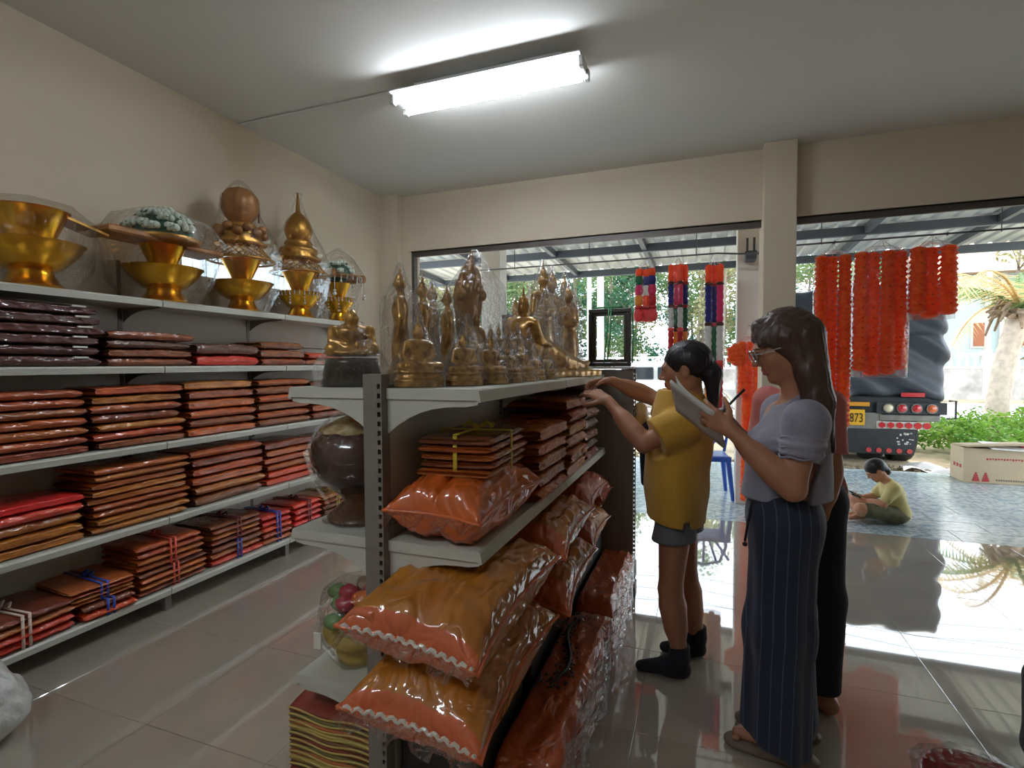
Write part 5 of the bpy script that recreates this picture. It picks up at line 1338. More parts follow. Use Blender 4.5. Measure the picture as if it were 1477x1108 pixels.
hand(v, (1.335, 5.36, .185), (-.9, .25, .15), (.1, .5, .6), (.6, .7, .8, .9), .68, -1, .4); hand(v, (1.335, 5.47, .185), (-.9, -.25, .15), (.1, -.5, .6), (.6, .7, .8, .9), .68, 1, .4)
limb(v, (1.56, 5.35, .09), (1.27, 5.24, .135), (1.37, 5.44, .055), .065, .048, .03, bulge=1); limb(v, (1.56, 5.49, .09), (1.28, 5.60, .135), (1.32, 5.38, .055), .065, .048, .03, bulge=1)
v.cap((1.37, 5.44, .045), (1.25, 5.47, .03), .030, .020, k=.02); v.cap((1.32, 5.38, .045), (1.215, 5.33, .03), .030, .020, k=.02); v.cut((0, 0, .003), (0, 0, -1))
reg = head(v, hc, hf, .80, nk, .044)
link('body', v.mesh('body', SK2, B, reg), pb)
v = Vox((1.3, 5.15, .02), (1.80, 5.70, .42), .0055)
for c0, r in (((1.595, 5.42, .085), (.098, .13, .085)), ((1.572, 5.42, .18), (.085, .112, .12)), ((1.54, 5.42, .27), (.083, .115, .09))): v.ell(c0, r, k=.05)
v.cap((1.525, 5.34, .32), (1.525, 5.50, .32), .046, k=.04); v.cap((1.53, 5.315, .315), (1.475, 5.292, .225), .047, .046, k=.03); v.cap((1.53, 5.525, .315), (1.475, 5.542, .225), .047, .046, k=.03); v.cap(nk - A(0, 0, .03), nk + A(-.008, 0, .008), .045, .042, k=.02)
v.wob(.003, 45, 41); v.cut((0, 0, .028), (0, 0, -1))
link('t_shirt', v.mesh('t_shirt', mat('tshirt_pale_yellow', (216, 204, 142), .8), B), pb)
v = Vox((1.2, 5.1, 0), (1.75, 5.74, .22), .0055)
v.ell((1.585, 5.42, .075), (.10, .135, .075), k=.04); v.cap((1.56, 5.35, .085), (1.33, 5.262, .125), .076, .064, k=.03); v.cap((1.56, 5.49, .085), (1.34, 5.58, .125), .076, .064, k=.03); v.wob(.0025, 50, 44); v.cut((0, 0, .002), (0, 0, -1))
link('shorts', v.mesh('shorts', mat('shorts_olive', (116, 114, 84), .8, col2=(90, 92, 66), nscale=18), B), pb)
f_, l_, u_ = frame_of(hf)
v = Vox((1.30, 5.3, .34), (1.58, 5.54, .58), .005)
v.ell(hc - f_ * .012 + u_ * .030, (.085, .071, .077), [f_, l_, u_], k=.02); v.ell(hc + f_ * .082 - u_ * .045, (.05, .11, .072), [f_, l_, u_], k=.01, sub=True); v.cap(hc - f_ * .05, hc - f_ * .062 - u_ * .05, .045, .035, k=.02)
for q in (-1, 1): v.ell(hc + l_ * q * .071 - u_ * .02 - f_ * .004, (.024, .02, .036), [f_, l_, u_], k=.008, sub=True)
link('hair', v.mesh('hair', HAIR, B), pb)
ph = thing('phone', 'dark phone held by the sitting boy', 'phone', (1.26, 5.415, .225)); ph.rotation_euler = (0, .35, 0)
MB().bbox(-.04, .04, -.085, .085, -.005, .005, .004).build('case', mat('phone_case', (28, 28, 34), .35), ph)
MB().box(-.034, .034, -.078, .078, .005, .0058).build('screen', mat('phone_screen', (20, 22, 30), .08), ph)
# ------------------------------------------------------------------ rods and hanging garlands at the shop front
RY = 5.28
m_rod = mat('rod_steel', (96, 96, 100), .35, metal=.7)
t = thing('hanging_rod', 'thin steel rod with clamp carrying the coloured garlands', 'rod', (-.95, RY, 2.42))
MB().tube([(-1.35, 0, 0), (1.05, 0, 0), (1.25, .0, -.02), (1.45, .06, -.01)], .008, 8).build('rod', m_rod, t, True)
c = MB().bbox(1.30, 1.40, .13, .31, -.05, .03, .006).bbox(1.31, 1.33, .18, .2, .02, .16, .003).bbox(1.37, 1.39, .18, .2, .02, .16, .003).tube([(1.35, .2, .0), (1.52, .12, .01), (1.60, .1, .03)], .008, 6)
c.build('clamp', mat('clamp_grey', (78, 82, 88), .5, metal=.3), t)
t = thing('hanging_rod', 'thin steel rod carrying the three big orange garlands', 'rod', (2.2, RY, 2.44))
MB().tube([(-1.5, 0, 0), (1.65, 0, .01)], .008, 8).build('rod', m_rod, t, True)
for x in (-1.15, -.35, .6, 1.3): MB().bbox(x - .006, x + .006, -.012, .012, -.012, .014, .002).build('hook', m_rod, t)
MC = {n: mat('garland_' + n, c_, .6, sheen=.3, bump=.4, bscale=60) for n, c_ in dict(orange=(252, 104, 44), blue=(54, 52, 140), green=(40, 118, 78), pink=(228, 62, 120), white=(224, 222, 220), gold=(232, 160, 48), red=(206, 48, 54), brown=(104, 62, 50), coral=(240, 96, 96)).items()}
m_str_w = mat('string_white', (220, 220, 214), .6)
GFILM = film('garland_film', .02, bump=.8, bscale=10, gain=.45)
def ruffle(n_r, L, r, ruf=7, amp=.14, seed=0, taper=0):
    """hanging strand from z=0 down to -L built of ruffled rings"""
    prof = []
    for k in range(n_r):
        z = -L * k / n_r; q = r * (1 - taper * (1 - k / n_r))
        prof += [(q * .80, z), (q * 1.0, z - L / n_r * .35), (q * 1.02, z - L / n_r * .6)]
    prof = [(r * .3, .006)] + prof + [(r * .75, -L), (r * .2, -L - .008)]
    rg = random.Random(seed); ph = rg.uniform(0, 6)
    return MB().lathe(prof[::-1], 14, rfun=lambda a, z: 1 + amp * math.sin(a * ruf + ph + z * 140) * .6 + amp * .4 * math.sin(a * 3 + z * 60))
def garland_segments(name, x0, x1, ztop, segs, label, n, flare=.0):
    t = thing(name, label, 'garland', ((x0 + x1) / 2, RY, ztop), 0, 'coloured cloth garlands')
    w = x1 - x0; r = w / n * .62
    for i in range(n):
        q = (i + .5) / n - .5; dy = .028 * (1 if i % 2 else -1)
        st = None; z = 0
        for L, cols, kind in segs:
            c_ = cols[i % len(cols)]
            k = 1 + flare * (-z / .5)
            if kind == 'band':
                g = MB().lathe([(r * .8, z - L), (r * 1.12, z - L * .7), (r * 1.12, z - L * .3), (r * .8, z)], 14)
            else:
                nr = max(1, int(L / .06)); g = ruffle(nr, L, r * k * (1.0 if kind != 'tassel' else 1.15), 8, .05 if kind == 'plain' else .16, i)
                g.v = [(p[0], p[1], p[2] + z) for p in g.v]
            xo = w * q
            g.v = [(p[0] + xo * (1 + flare * (-p[2]) / .5), p[1] + dy, p[2]) for p in g.v]
            g.build('strand_section', MC[c_], t, True)
            z -= L
        MB().tube([(w * q, dy, 0), (w * q * .3, 0, .10), (0, 0, 2.42 - ztop)], .0025, 4).build('string', m_str_w, t)
    H = sum(s[0] for s in segs)
    g = MB().lathe([(w * .55 * (1 + flare * H / .5), -H - .02), (w * .60 * (1 + flare * H / .8), -H * .6), (w * .56, -.05), (w * .2, .03), (.01, .06)], 20, rfun=lambda a, z: 1 + .05 * math.sin(a * 6 + z * 9))
    g.v = [(p[0], p[1] * .62, p[2]) for p in g.v]
    g.build('plastic_wrap', GFILM, t, True)
garland_segments('cloth_garland', -.632, -.455, 2.315, [(.07, ['orange'], 'plain'), (.085, ['green', 'blue', 'blue'], 'plain'), (.10, ['pink', 'white', 'pink'], 'plain'), (.10, ['gold', 'orange', 'red'], 'plain'), (.035, ['red'], 'band'), (.11, ['coral'], 'tassel')], 'short cloth garland ending in a coral tassel', 3, .12)
garland_segments('cloth_garland', -.328, -.158, 2.335, [(.155, ['orange'], 'plain'), (.03, ['brown', 'red'], 'band'), (.19, ['blue', 'pink', 'pink', 'blue'], 'plain'), (.03, ['brown', 'red'], 'band'), (.19, ['white', 'green', 'white', 'green'], 'plain'), (.035, ['coral', 'brown'], 'band'), (.30, ['red', 'gold', 'red', 'gold'], 'plain')], 'long cloth garland with green and white bands above the woman in yellow', 4)
garland_segments('cloth_garland', .004, .155, 2.31, [(.16, ['orange'], 'plain'), (.03, ['brown', 'red'], 'band'), (.34, ['blue', 'blue', 'pink'], 'plain'), (.035, ['brown', 'coral'], 'band'), (.32, ['white', 'green', 'white'], 'plain'), (.035, ['coral', 'brown'], 'band'), (.40, ['gold', 'red', 'red'], 'plain')], 'longest cloth garland, with a long blue and pink band, beside the white post', 3)
m_mg = mat('marigold', (255, 136, 58), .65, sheen=.4, col2=(250, 104, 42), nscale=26, bump=.5, bscale=70)
m_mgd = mat('marigold_core', (196, 70, 26), .7)
def marigold(x0, x1, y, ztop, L, n, label, zrod=2.44, lens=None, seed=0):
    t = thing('marigold_garland', label, 'garland', ((x0 + x1) / 2, y, ztop), 0, 'orange marigold garlands')
    w = x1 - x0; r = w / n * .62
    for i in range(n):
        q = (i + .5) / n - .5; Li = lens[i] if lens else L
        ruffle(int(Li / .042), Li, r, 9, .16, seed + i, .12).build('strand', m_mg, t, True, loc=(w * q, .03 * (1 if i % 2 else -1), 0))
        ck = MB()
        for k in range(int(Li / .084)): ck.ball((w * q, .03 * (1 if i % 2 else -1) - r * 1.0, -.05 - k * .084), (.008, .008, .006), 6, 4)
        ck.build('flower_cores', m_mgd, t)
        MB().tube([(w * q, 0, 0), (w * q * .4, 0, .06), (0, 0, zrod - ztop)], .0025, 4).build('string', m_str_w, t)
    g = MB().lathe([(w * .52, -L - .03), (w * .56, -L * .7), (w * .55, -L * .2), (w * .48, .01), (w * .2, .05)], 22, rfun=lambda a, z: 1 + .03 * math.sin(a * 6 + z * 9))
    g.v = [(p[0], p[1] * .5, p[2]) for p in g.v]
    g.build('plastic_wrap', GFILM, t, True)
    return t
marigold(.905, 1.17, RY, 2.32, 1.48, 3, 'longest orange marigold garland in plastic, beside the pillar', seed=2)
marigold(1.20, 1.585, RY, 2.33, 1.03, 4, 'medium orange marigold garland between the long and short ones', lens=[1.0, 1.04, 1.03, .99], seed=9)
marigold(1.597, 1.905, RY, 2.34, .56, 3, 'short orange marigold garland in front of the truck tarp', lens=[.54, .57, .55], seed=15)
t = marigold(.30, .50, 5.46, 1.60, .50, 3, 'bunched orange marigold garland hanging on the white patio post', zrod=1.75, seed=22)
MB().tube([(0, 0, .15), (0, .09, .16), (0, .17, .16)], .005, 6).build('nail_hook', m_rod, t)
for k, (dx, dz, L_) in enumerate(((-.11, -.02, .20), (-.15, -.05, .14))): ruffle(int(L_ / .04), L_, .055, 9, .16, 30 + k, .1).build('strand', m_mg, t, True, loc=(dx, -.03, dz))
for k, dx in enumerate((-.035, .02)): ruffle(26, 1.02, .036, 9, .16, 34 + k, .1).build('strand', m_mg, t, True, loc=(dx, 0, -.5))

def glow(m, f):
    nt = m.node_tree; b = nt.nodes['Principled BSDF']; out = nt.nodes['Material Output']
    tl = nt.nodes.new('ShaderNodeBsdfTranslucent'); mx = nt.nodes.new('ShaderNodeMixShader'); mx.inputs[0].default_value = f
    if b.inputs['Base Color'].links: nt.links.new(b.inputs['Base Color'].links[0].from_socket, tl.inputs[0])
    else: tl.inputs[0].default_value = b.inputs['Base Color'].default_value
    nt.links.new(b.outputs[0], mx.inputs[1]); nt.links.new(tl.outputs[0], mx.inputs[2]); nt.links.new(mx.outputs[0], out.inputs[0])
for m_ in [m_mg] + list(MC.values()): glow(m_, .5)
for xs, zz in (((-1.9, -1.1, -.08), 2.42), ((.95, 2.2, 3.4), 2.44)):
    for x in xs:
        rod_ = bpy.data.objects['hanging_rod' if zz < 2.43 else 'hanging_rod.001']
        MB().tube([(0, 5.14 - RY, .24), (0, 0, .22), (0, 0, -.012)], .004, 5).build('hanger_wire', m_rod, rod_, loc=(x - rod_.location.x, 0, 0))
# ------------------------------------------------------------------ plastic chair on the patio
m_ch = mat('chair_blue', (38, 84, 176), .35, coat=.2)
ch = thing('plastic_chair', 'blue plastic chair with fan back slats on the patio', 'chair', (.03, 5.92, 0), .12)
MB().bbox(-.20, .20, -.20, .20, .42, .445, .008).bbox(-.21, .21, -.215, -.195, .39, .44, .005).build('seat', m_ch, ch)
for sx in (-1, 1):
    for sy in (-1, 1):
        MB().tube([(sx * .18, sy * .18, .42), (sx * .225, sy * .225, 0)], [.028, .019], 8).build('leg', m_ch, ch)
for k in range(5):
    a = (k - 2) * .22
    MB().tube([(math.sin(a) * .10, .19, .45), (math.sin(a) * .62, .235, .45 + .36 * math.cos(a))], [.010, .016], 6).build('back_slat', m_ch, ch)
MB().tube([(-.20, .19, .44), (-.235, .225, .62), (-.17, .24, .80), (0, .245, .85), (.17, .24, .80), (.235, .225, .62), (.20, .19, .44)], .016, 8).build('back_frame', m_ch, ch, True)

# ------------------------------------------------------------------ truck parked beyond the patio
TY = 9.0
tk = thing('truck', 'truck rear covered by a black tarp with red tail lights and yellow plate', 'truck', (2.1, 10.6, -.1))
L = (-2.1, -10.6, .1)
m_tarp = mat('tarp_black', (58, 66, 76), .42, noise=.2, nscale=2, bump=.35, bscale=4)
v = Vox((.7, TY - .1, .70), (3.5, 13.2, 2.9), .03)
v.box((2.1, 10.63, 1.72), (1.12, 1.60, .86), .12, k=.05)
v.field(lambda X, Y, Z: .035 * np.sin(Z * 9 + X * 5 + .8 * np.sin(X * 4)) * (Z < 1.8) + .02 * np.sin(X * 11 + Z * 17) + .10 * (Z - 1.8) * (X < 1.9) * (Z > 1.8))
o = link('tarp', v.mesh('tarp', m_tarp), tk, L)
m_tkd = mat('truck_dark', (44, 50, 54), .6, noise=.2)
m_tkg = mat('truck_grey', (132, 132, 128), .45, metal=.3, noise=.25)
MB().bbox(1.0, 3.15, TY + .05, 12.2, .62, .90, .02).build('chassis', m_tkd, tk, loc=L)
MB().bbox(2.40, 3.12, TY - .02, TY + .05, .55, .64, .01).build('rear_bumper', m_tkg, tk, loc=L)
MB().bbox(2.36, 3.20, TY - .01, TY + .06, .65, .82, .006).build('lamp_panel', m_tkd, tk, loc=L)
m_rl = mat('lamp_red', (190, 36, 48), .2, coat=.8); m_al = mat('lamp_amber', (206, 96, 40), .2, coat=.8); m_wl = mat('lamp_cream', (214, 204, 176), .2, coat=.8)
for k, (x, m_) in enumerate(((2.50, m_wl), (2.665, m_rl), (2.84, m_rl), (3.02, m_al))):
    q = MB().tube([(x, TY - .03, .735), (x, TY - .008, .735)], .068, 18).build('lamp_rim', m_tkg, tk, loc=L)
    MB().tube([(x, TY - .045, .735), (x, TY - .028, .735)], [.048, .058], 18).build('lamp_lens', m_, q, True)
MB().bbox(2.36, 3.0, TY - .012, TY + .01, .435, .54, .004).build('reflector_board', mat('board_white', (206, 206, 200), .5), tk, loc=L)
for k in range(6):
    x = 2.425 + k * .108
    MB().tube([(x, TY - .03, .488), (x, TY - .012, .488)], .046, 6 if k < 4 else 16).build('reflector', m_rl, tk, loc=L)
MB().bbox(2.0, 2.83, TY + .0, TY + .02, .06, .43, .004).build('mud_flap', m_tkd, tk, loc=L)
for k in range(5): MB().tube([(2.27 + k * .125, TY - .012, .115), (2.27 + k * .125, TY, .115)], .036, 8).build('reflector', mat('reflector_coral', (196, 74, 72), .4), tk, loc=L)
mk_ = MB(); rg = random.Random(3)
for k in range(16): 
    x = 2.55 + rg.uniform(0, .25); z = .20 + rg.uniform(0, .17); mk_.box(x, x + rg.uniform(.01, .035), TY - .006, TY, z, z + rg.uniform(.008, .03))
mk_.build('flap_lettering', mat('flap_white', (206, 206, 200), .6), tk, loc=L)
MB().bbox(1.62, 2.42, TY, TY + .04, .42, .66, .004).build('plate_holder', m_tkg, tk, loc=L)
MB().bbox(1.72, 2.212, TY - .014, TY, .475, .705, .004).build('number_plate', mat('plate_yellow', (232, 178, 40), .45), tk, loc=L)
MB().bbox(1.2, 2.27, TY - .012, TY + .02, .755, .815, .004).build('yellow_strip', mat('strip_amber', (214, 150, 42), .4), tk, loc=L)
def text_mesh(body, size, m, name):
    cu = bpy.data.curves.new(name, 'FONT'); cu.body = body; cu.size = size; cu.extrude = .003; cu.align_x = 'CENTER'
    ob = bpy.data.objects.new(name, cu); C.objects.link(ob)
    me = bpy.data.meshes.new_from_object(ob.evaluated_get(bpy.context.evaluated_depsgraph_get())); C.objects.unlink(ob); bpy.data.objects.remove(ob)
    me.materials.clear(); me.materials.append(m); me.name = name; return me
tx = link('plate_number', text_mesh('873', .19, mat('ink_black', (26, 24, 26), .6), 'plate_number'), tk, (2.105 - 2.1, TY - .017 - 10.6, .52 + .1), (PI / 2, 0, 0), (.62, 1, 1))
MB().bbox(2.65, 2.93, TY - .03, TY + .0, .90, .96, .004).build('marker_light', m_rl, tk, loc=L)
MB().ball((0, 0, 0), (.30, .22, .14), 20, 10).build('tank', mat('tank_olive', (112, 114, 102), .5), tk, True, loc=(2.0 - 2.1, TY + .25 - 10.6, .33 + .1))
for x in (1.25, 1.62, 2.42, 2.80):
    w_ = MB(); w_.lathe([(.2, -.12), (.46, -.12), (.48, -.08), (.48, .08), (.46, .12), (.2, .12)], 28); w_.v = [(p[2], p[0], p[1]) for p in w_.v]
    w_.build('wheel', mat('tyre', (30, 30, 32), .8), tk, True, loc=(x - 2.1, TY + .62 - 10.6, .46))
MB().tube([(3.22, TY, .85), (3.30, TY, .85), (3.30, TY, .60), (3.20, TY, .60)], .014, 6).build('grab_bar', m_tkd, tk, loc=L)

# ------------------------------------------------------------------ carton with papers, plastic sheet on the soil
m_cb = mat('cardboard', (196, 176, 146), .85, noise=.08, nscale=5)
bx = thing('carton', 'cardboard carton with folded papers on top and red tower prints', 'box', (3.20, 7.66, 0))
MB().bbox(-.37, .37, -.18, .18, .001, .40, .004).build('box_body', m_cb, bx)
MB().obox((-.05, -.02, .435), (.30, 0, .02), (0, .22, -.02), (0, 0, .012)).build('flap', m_cb, bx)
MB().obox((.10, -.08, .42), (.24, 0, -.01), (0, .16, .02), (0, 0, .006)).build('paper_bundle', mat('paper_white2', (0, 0, 0)), bx)
MB().obox((.27, -.10, .445), (.09, 0, .01), (0, .05, 0), (0, 0, .012)).build('red_paper', mat('paper_red', (206, 70, 84), .6), bx)
m_pr = mat('print_red', (176, 62, 62), .7)
for x in (-.255, -.165):
    pr = MB()
    for k in range(4): pr.box(x - .034 + k * .008, x + .034 - k * .008, -.1825, -.180, .02 + k * .026, .0461 + k * .026)
    pr.build('tower_print', m_pr, bx)
pr = MB()
for k in range(15): pr.box(-.16 + k * .026, -.16 + k * .026 + .016, -.1825, -.180, .27 + .004 * (k % 3), .292)
pr.build('red_lettering', m_pr, bx)['kind'] = 'stuff'
pr = MB()
for k in range(3): pr.box(-.3735, -.371, -.12 + k * .08, -.08 + k * .08, .16, .20)
pr.build('side_print', m_pr, bx)['kind'] = 'stuff'
pg_ = MB()
for k in range(18): pg_.box(-.07 + k * .022, -.07 + k * .022 + .014, -.1825, -.180, .035, .052)
pg_.build('grey_lettering', mat('print_grey', (110, 104, 96), .7), bx)['kind'] = 'stuff'
g = MB(); g.grid(lambda u, v: (2.45 + 1.0 * u + .1 * v, 8.15 + .55 * v + .1 * math.sin(u * 7), -.02 + .035 * math.sin(u * 13 + v * 5) + .02 * math.sin(v * 11)), 18, 8)
tag(g.build('plastic_sheet', mat('sheet_white', (214, 216, 220), .4), None, True), 'crumpled white plastic sheet on the soil behind the boy', 'sheet')
# rubble along the patio edge
rb = MB(); rg = random.Random(9)
for k in range(420):
    x = rg.uniform(-4, 4.2); y = rg.uniform(8.0, 8.7); s = rg.uniform(.012, .045); rb.ball((x, y, -.05 + s * .2), (s, s * rg.uniform(.6, 1), s * .6), 6, 4, jit=.15)
tag(rb.build('gravel', mat('gravel', (150, 138, 116), .9, noise=.3), None), 'loose gravel along the far patio edge', 'gravel', None, 'stuff')

# ------------------------------------------------------------------ plants
def leaf_cloud(g, c, r, n, size, rg, up=.3, mi=0, shell=.35):
    for k in range(n):
        d = Vector((rg.gauss(0, 1), rg.gauss(0, 1), rg.gauss(0, 1))).normalized(); q = shell + (1 - shell) * rg.random() ** .6
        p = Vector((c[0] + d.x * r[0] * q, c[1] + d.y * r[1] * q, c[2] + d.z * r[2] * q))
        a = Vector((rg.gauss(0, 1), rg.gauss(0, 1), rg.gauss(0, .6) + up)).normalized() * size * rg.uniform(.6, 1.3)
        b = a.cross(Vector((rg.gauss(0, 1), rg.gauss(0, 1), rg.gauss(0, 1)))).normalized() * a.length * .38
        g.add([p - a, p + b, p + a, p - b], [(0, 1, 2, 3)], mi)
def leafmat(name, c1, c2):
    m = mat(name, c1, .6, col2=c2, nscale=1.5, var=.08)
    nt = m.node_tree; b = nt.nodes['Principled BSDF']; out = nt.nodes['Material Output']
    tl = nt.nodes.new('ShaderNodeBsdfTranslucent'); mx = nt.nodes.new('ShaderNodeMixShader'); mx.inputs[0].default_value = .45
    src = b.inputs['Base Color'].links[0].from_socket
    nt.links.new(src, tl.inputs[0]); nt.links.new(b.outputs[0], mx.inputs[1]); nt.links.new(tl.outputs[0], mx.inputs[2]); nt.links.new(mx.outputs[0], out.inputs[0])
    return m
m_bush = leafmat('bush_leaf', (140, 176, 70), (98, 146, 54))
m_tl1 = leafmat('tree_leaf', (122, 146, 92), (88, 116, 74)); m_tl2 = leafmat('tree_leaf_dry', (168, 160, 116), (126, 128, 84)); m_tl3 = leafmat('tree_leaf_deep', (70, 118, 84), (48, 92, 70))
m_bark = mat('bark', (134, 120, 106), .9, noise=.3, nscale=12, bump=.5)
for i, (x, y, r, h) in enumerate(((3.95, 10.3, .75, .42), (4.75, 10.9, .95, .62), (5.7, 11.4, 1.0, .72), (6.6, 12.1, 1.1, .7), (3.75, 12.6, .7, .35))):
    rg = random.Random(40 + i); t = thing('shrub', ['feathery light green shrub beside the truck', 'tall feathery shrub behind the carton', 'feathery shrub at the foot of the palm', 'feathery shrub past the palm', 'low feathery shrub behind the truck corner'][i], 'shrub', (x, y, -.1), 0, 'roadside shrubs')
    g = MB()
    for k in range(34):
        a = rg.uniform(0, 6.28); q = r * rg.random() ** .5; c0 = (q * math.cos(a), q * math.sin(a), h * rg.uniform(.3, 1.0) * (1.2 - .5 * q / r) + .08)
        leaf_cloud(g, c0, (.26, .26, .16), 60, .05, rg, .4)
    g.build('foliage', m_bush, t)
    s = MB()
    for k in range(14):
        a = rg.uniform(0, 6.28); s.tube([(0, 0, 0), (math.cos(a) * r * .3, math.sin(a) * r * .3, h * .5), (math.cos(a) * r * .7, math.sin(a) * r * .7, h)], [.014, .009, .004], 5)
    s.build('stems', m_bark, t)
# grove across the road: a few kinds of slim trees, each copied whole
def tree(seed, H, mats_, n, spread):
    rg = random.Random(seed); t = bpy.data.objects.new('slim_tree', None); C.objects.link(t)
    s = MB(); top = (rg.uniform(-.4, .4), rg.uniform(-.4, .4), H)
    s.tube([(0, 0, -.2), (top[0] * .3, top[1] * .3, H * .4), top], [.13, .09, .03], 7); tips = []
    for k in range(11):
        z = H * rg.uniform(.12, .95); a = rg.uniform(0, 6.28); L_ = spread * rg.uniform(.5, 1); b0 = (top[0] * z / H, top[1] * z / H, z)
        e = (b0[0] + math.cos(a) * L_, b0[1] + math.sin(a) * L_, z + L_ * rg.uniform(.1, .7)); s.tube([b0, ((b0[0] + e[0]) / 2, (b0[1] + e[1]) / 2, (b0[2] + e[2]) / 2 + .1), e], [.035, .025, .010], 5); tips.append(e)
    s.build('trunk', m_bark, t, True)
    g = MB()
    for e in tips: leaf_cloud(g, e, (spread * .6, spread * .6, spread * .45), n, .13, rg, 0, shell=.1)
    leaf_cloud(g, (top[0], top[1], H * .95), (spread * .6, spread * .6, spread * .6), n, .13, rg, 0, shell=.1)
    g.build('foliage', mats_, t)
    return t
protos = [tree(1, 7.5, m_tl1, 170, 1.5), tree(2, 8.5, m_tl2, 130, 1.6), tree(3, 6.0, m_tl3, 230, 1.5), tree(4, 9, m_tl1, 150, 1.8)]
tl = ['slim green leaved tree in the grove across the road', 'slim tree with sparse dry leaves in the grove across the road', 'short dense deep green tree in the grove across the road', 'tall open crowned tree in the grove across the road']
rg = random.Random(77); spots = []
for k in range(46):
    y = 26 + (k % 3) * 3.5 + rg.uniform(-1.2, 1.2); x = -24 + 32 * (k + .5) / 46 + rg.uniform(-.8, .8)
    spots.append((x, y, (0, 1, 2, 3, 2, 1, 0)[k % 7]))
spots += [(12.6, 29.5, 1), (17.5, 29.0, 0), (21.5, 28.5, 3)]
used = set()
for x, y, k in spots:
    o = protos[k] if k not in used else copy_tree(protos[k]); used.add(k)
    o.location = (x, y, -.1); o.rotation_euler = (0, 0, rg.uniform(0, 6.28)); q = rg.uniform(.85, 1.15); o.scale = (q, q, q)
    tag(o, tl[k], 'tree', 'trees across the road')
# palm
pt = thing('palm_tree', 'leaning palm with ringed pale trunk and dry drooping fronds', 'palm', (5.40, 13, -.1))
g = MB(); pts = [(0, 0, 0), (.05, 0, .9), (.18, 0, 1.8), (.35, 0, 2.5)]; prof = []
for k in range(23):
    z = k / 22; p = Vector(pts[0]).lerp(Vector(pts[-1]), z); p.x = .05 * z + .30 * z * z; prof.append(p)
g.tube(prof, [.19 - .03 * k / 22 + (.012 if k % 2 else 0) for k in range(23)], 14).build('trunk', mat('palm_bark', (206, 190, 176), .85, noise=.25, nscale=10), pt, True)
hd = MB(); rg = random.Random(12)
for k in range(26):
    a = rg.uniform(0, 6.28); hd.tube([(.33, 0, 2.35), (.33 + math.cos(a) * .3, math.sin(a) * .3, 2.5 + rg.uniform(-.15, .3)), (.33 + math.cos(a) * .5, math.sin(a) * .5, 2.4 + rg.uniform(-.4, .3))], [.07, .05, .02], 6)
hd.build('dry_crown', mat('palm_fibre', (150, 128, 108), .9, noise=.4, nscale=9), pt)
m_fr1 = leafmat('frond_dry', (216, 190, 140), (170, 146, 100)); m_fr2 = leafmat('frond_green', (120, 150, 84), (84, 118, 64))
for k in range(17):
    a = k * 2 * PI / 17 + rg.uniform(-.15, .15); el = rg.uniform(.25, 1.1); Lf = rg.uniform(2.4, 3.2); f_ = MB(); last = Vector((.36, 0, 2.5)); ang = el; pp = [last]
    for q in range(12):
        last = last + Vector((math.cos(a) * math.cos(ang), math.sin(a) * math.cos(ang), math.sin(ang))) * Lf / 12; ang -= rg.uniform(.09, .17); pp.append(last)
    f_.tube(pp, [.035 - .0026 * i for i in range(13)], 5)
    sd = Vector((-math.sin(a), math.cos(a), 0))
    for i in range(1, 13):
        for j in range(3):
            p = pp[i - 1].lerp(pp[i], j / 3); dr = (pp[i] - pp[i - 1]).normalized()
            for s in (-1, 1):
                e = p + sd * s * .42 * (1 - .4 * i / 12) + dr * .25 - Vector((0, 0, rg.uniform(.12, .3))); w_ = dr * .022
                f_.add([p - w_, p + w_, e], [(0, 1, 2)])
    f_.build('frond', m_fr1 if k % 3 else m_fr2, pt)

# ------------------------------------------------------------------ far side of the road
m_wh = mat('white_masonry', (206, 208, 206), .8, noise=.08)
m_stone = mat('stone_wall', (176, 172, 166), .9, col2=(132, 126, 122), nscale=1.6, bump=.6, bscale=4)
fe = thing('boundary_wall', 'low stone boundary wall with white balustrade across the road', 'wall', (4, 24, 0))
MB().box(-34, 34, -.12, .12, 0, 1.15).build('stone_base', m_stone, fe)
MB().box(-34, 34, -.14, .14, 1.15, 1.22).build('coping', m_wh, fe); MB().box(-34, 34, -.09, .09, 1.62, 1.70).build('top_rail', m_wh, fe)
for k in range(23): MB().bbox(-34 + k * 3.05 - .13, -34 + k * 3.05 + .13, -.16, .16, 0, 1.8, .02).build('pier', m_wh, fe)
b_ = MB()
for k in range(272): b_.lathe([(.035, 0), (.06, .1), (.03, .25), (.05, .4)], 6, (-33.9 + k * .25, 0, 1.22))
o = b_.build('balusters', m_wh, fe); o['kind'] = 'stuff'
ho = thing('house', 'pale house with brown shuttered windows behind the balustrade', 'house', (16, 36, 0))
m_hw = mat('house_wall', (180, 196, 198), .8, noise=.06); m_hb = mat('shutter_brown', (158, 98, 66), .6)
MB().box(-4.5, 9, -2, 4, 0, 6).build('walls', m_hw, ho)
MB().prism([(-3, 5.9), (1, 8.2), (5, 5.9)], 'x', -5, 9.5).build('roof', mat('house_roof', (178, 150, 130), .8), ho)
for k, x in enumerate((-2.6, -.9, 2.4, 4.4)):
    w_ = MB().box(x - .42, x + .42, -2.06, -2, 2.1, 3.5).build('window', m_wh, ho); MB().box(x - .3, x + .3, -2.1, -2.06, 2.2, 3.4).build('shutter', m_hb, w_)
for x in (-4.3, -1.75, .8, 3.4): MB().box(x - .12, x + .12, -2.2, -2, 0, 6).build('pilaster', m_wh, ho)
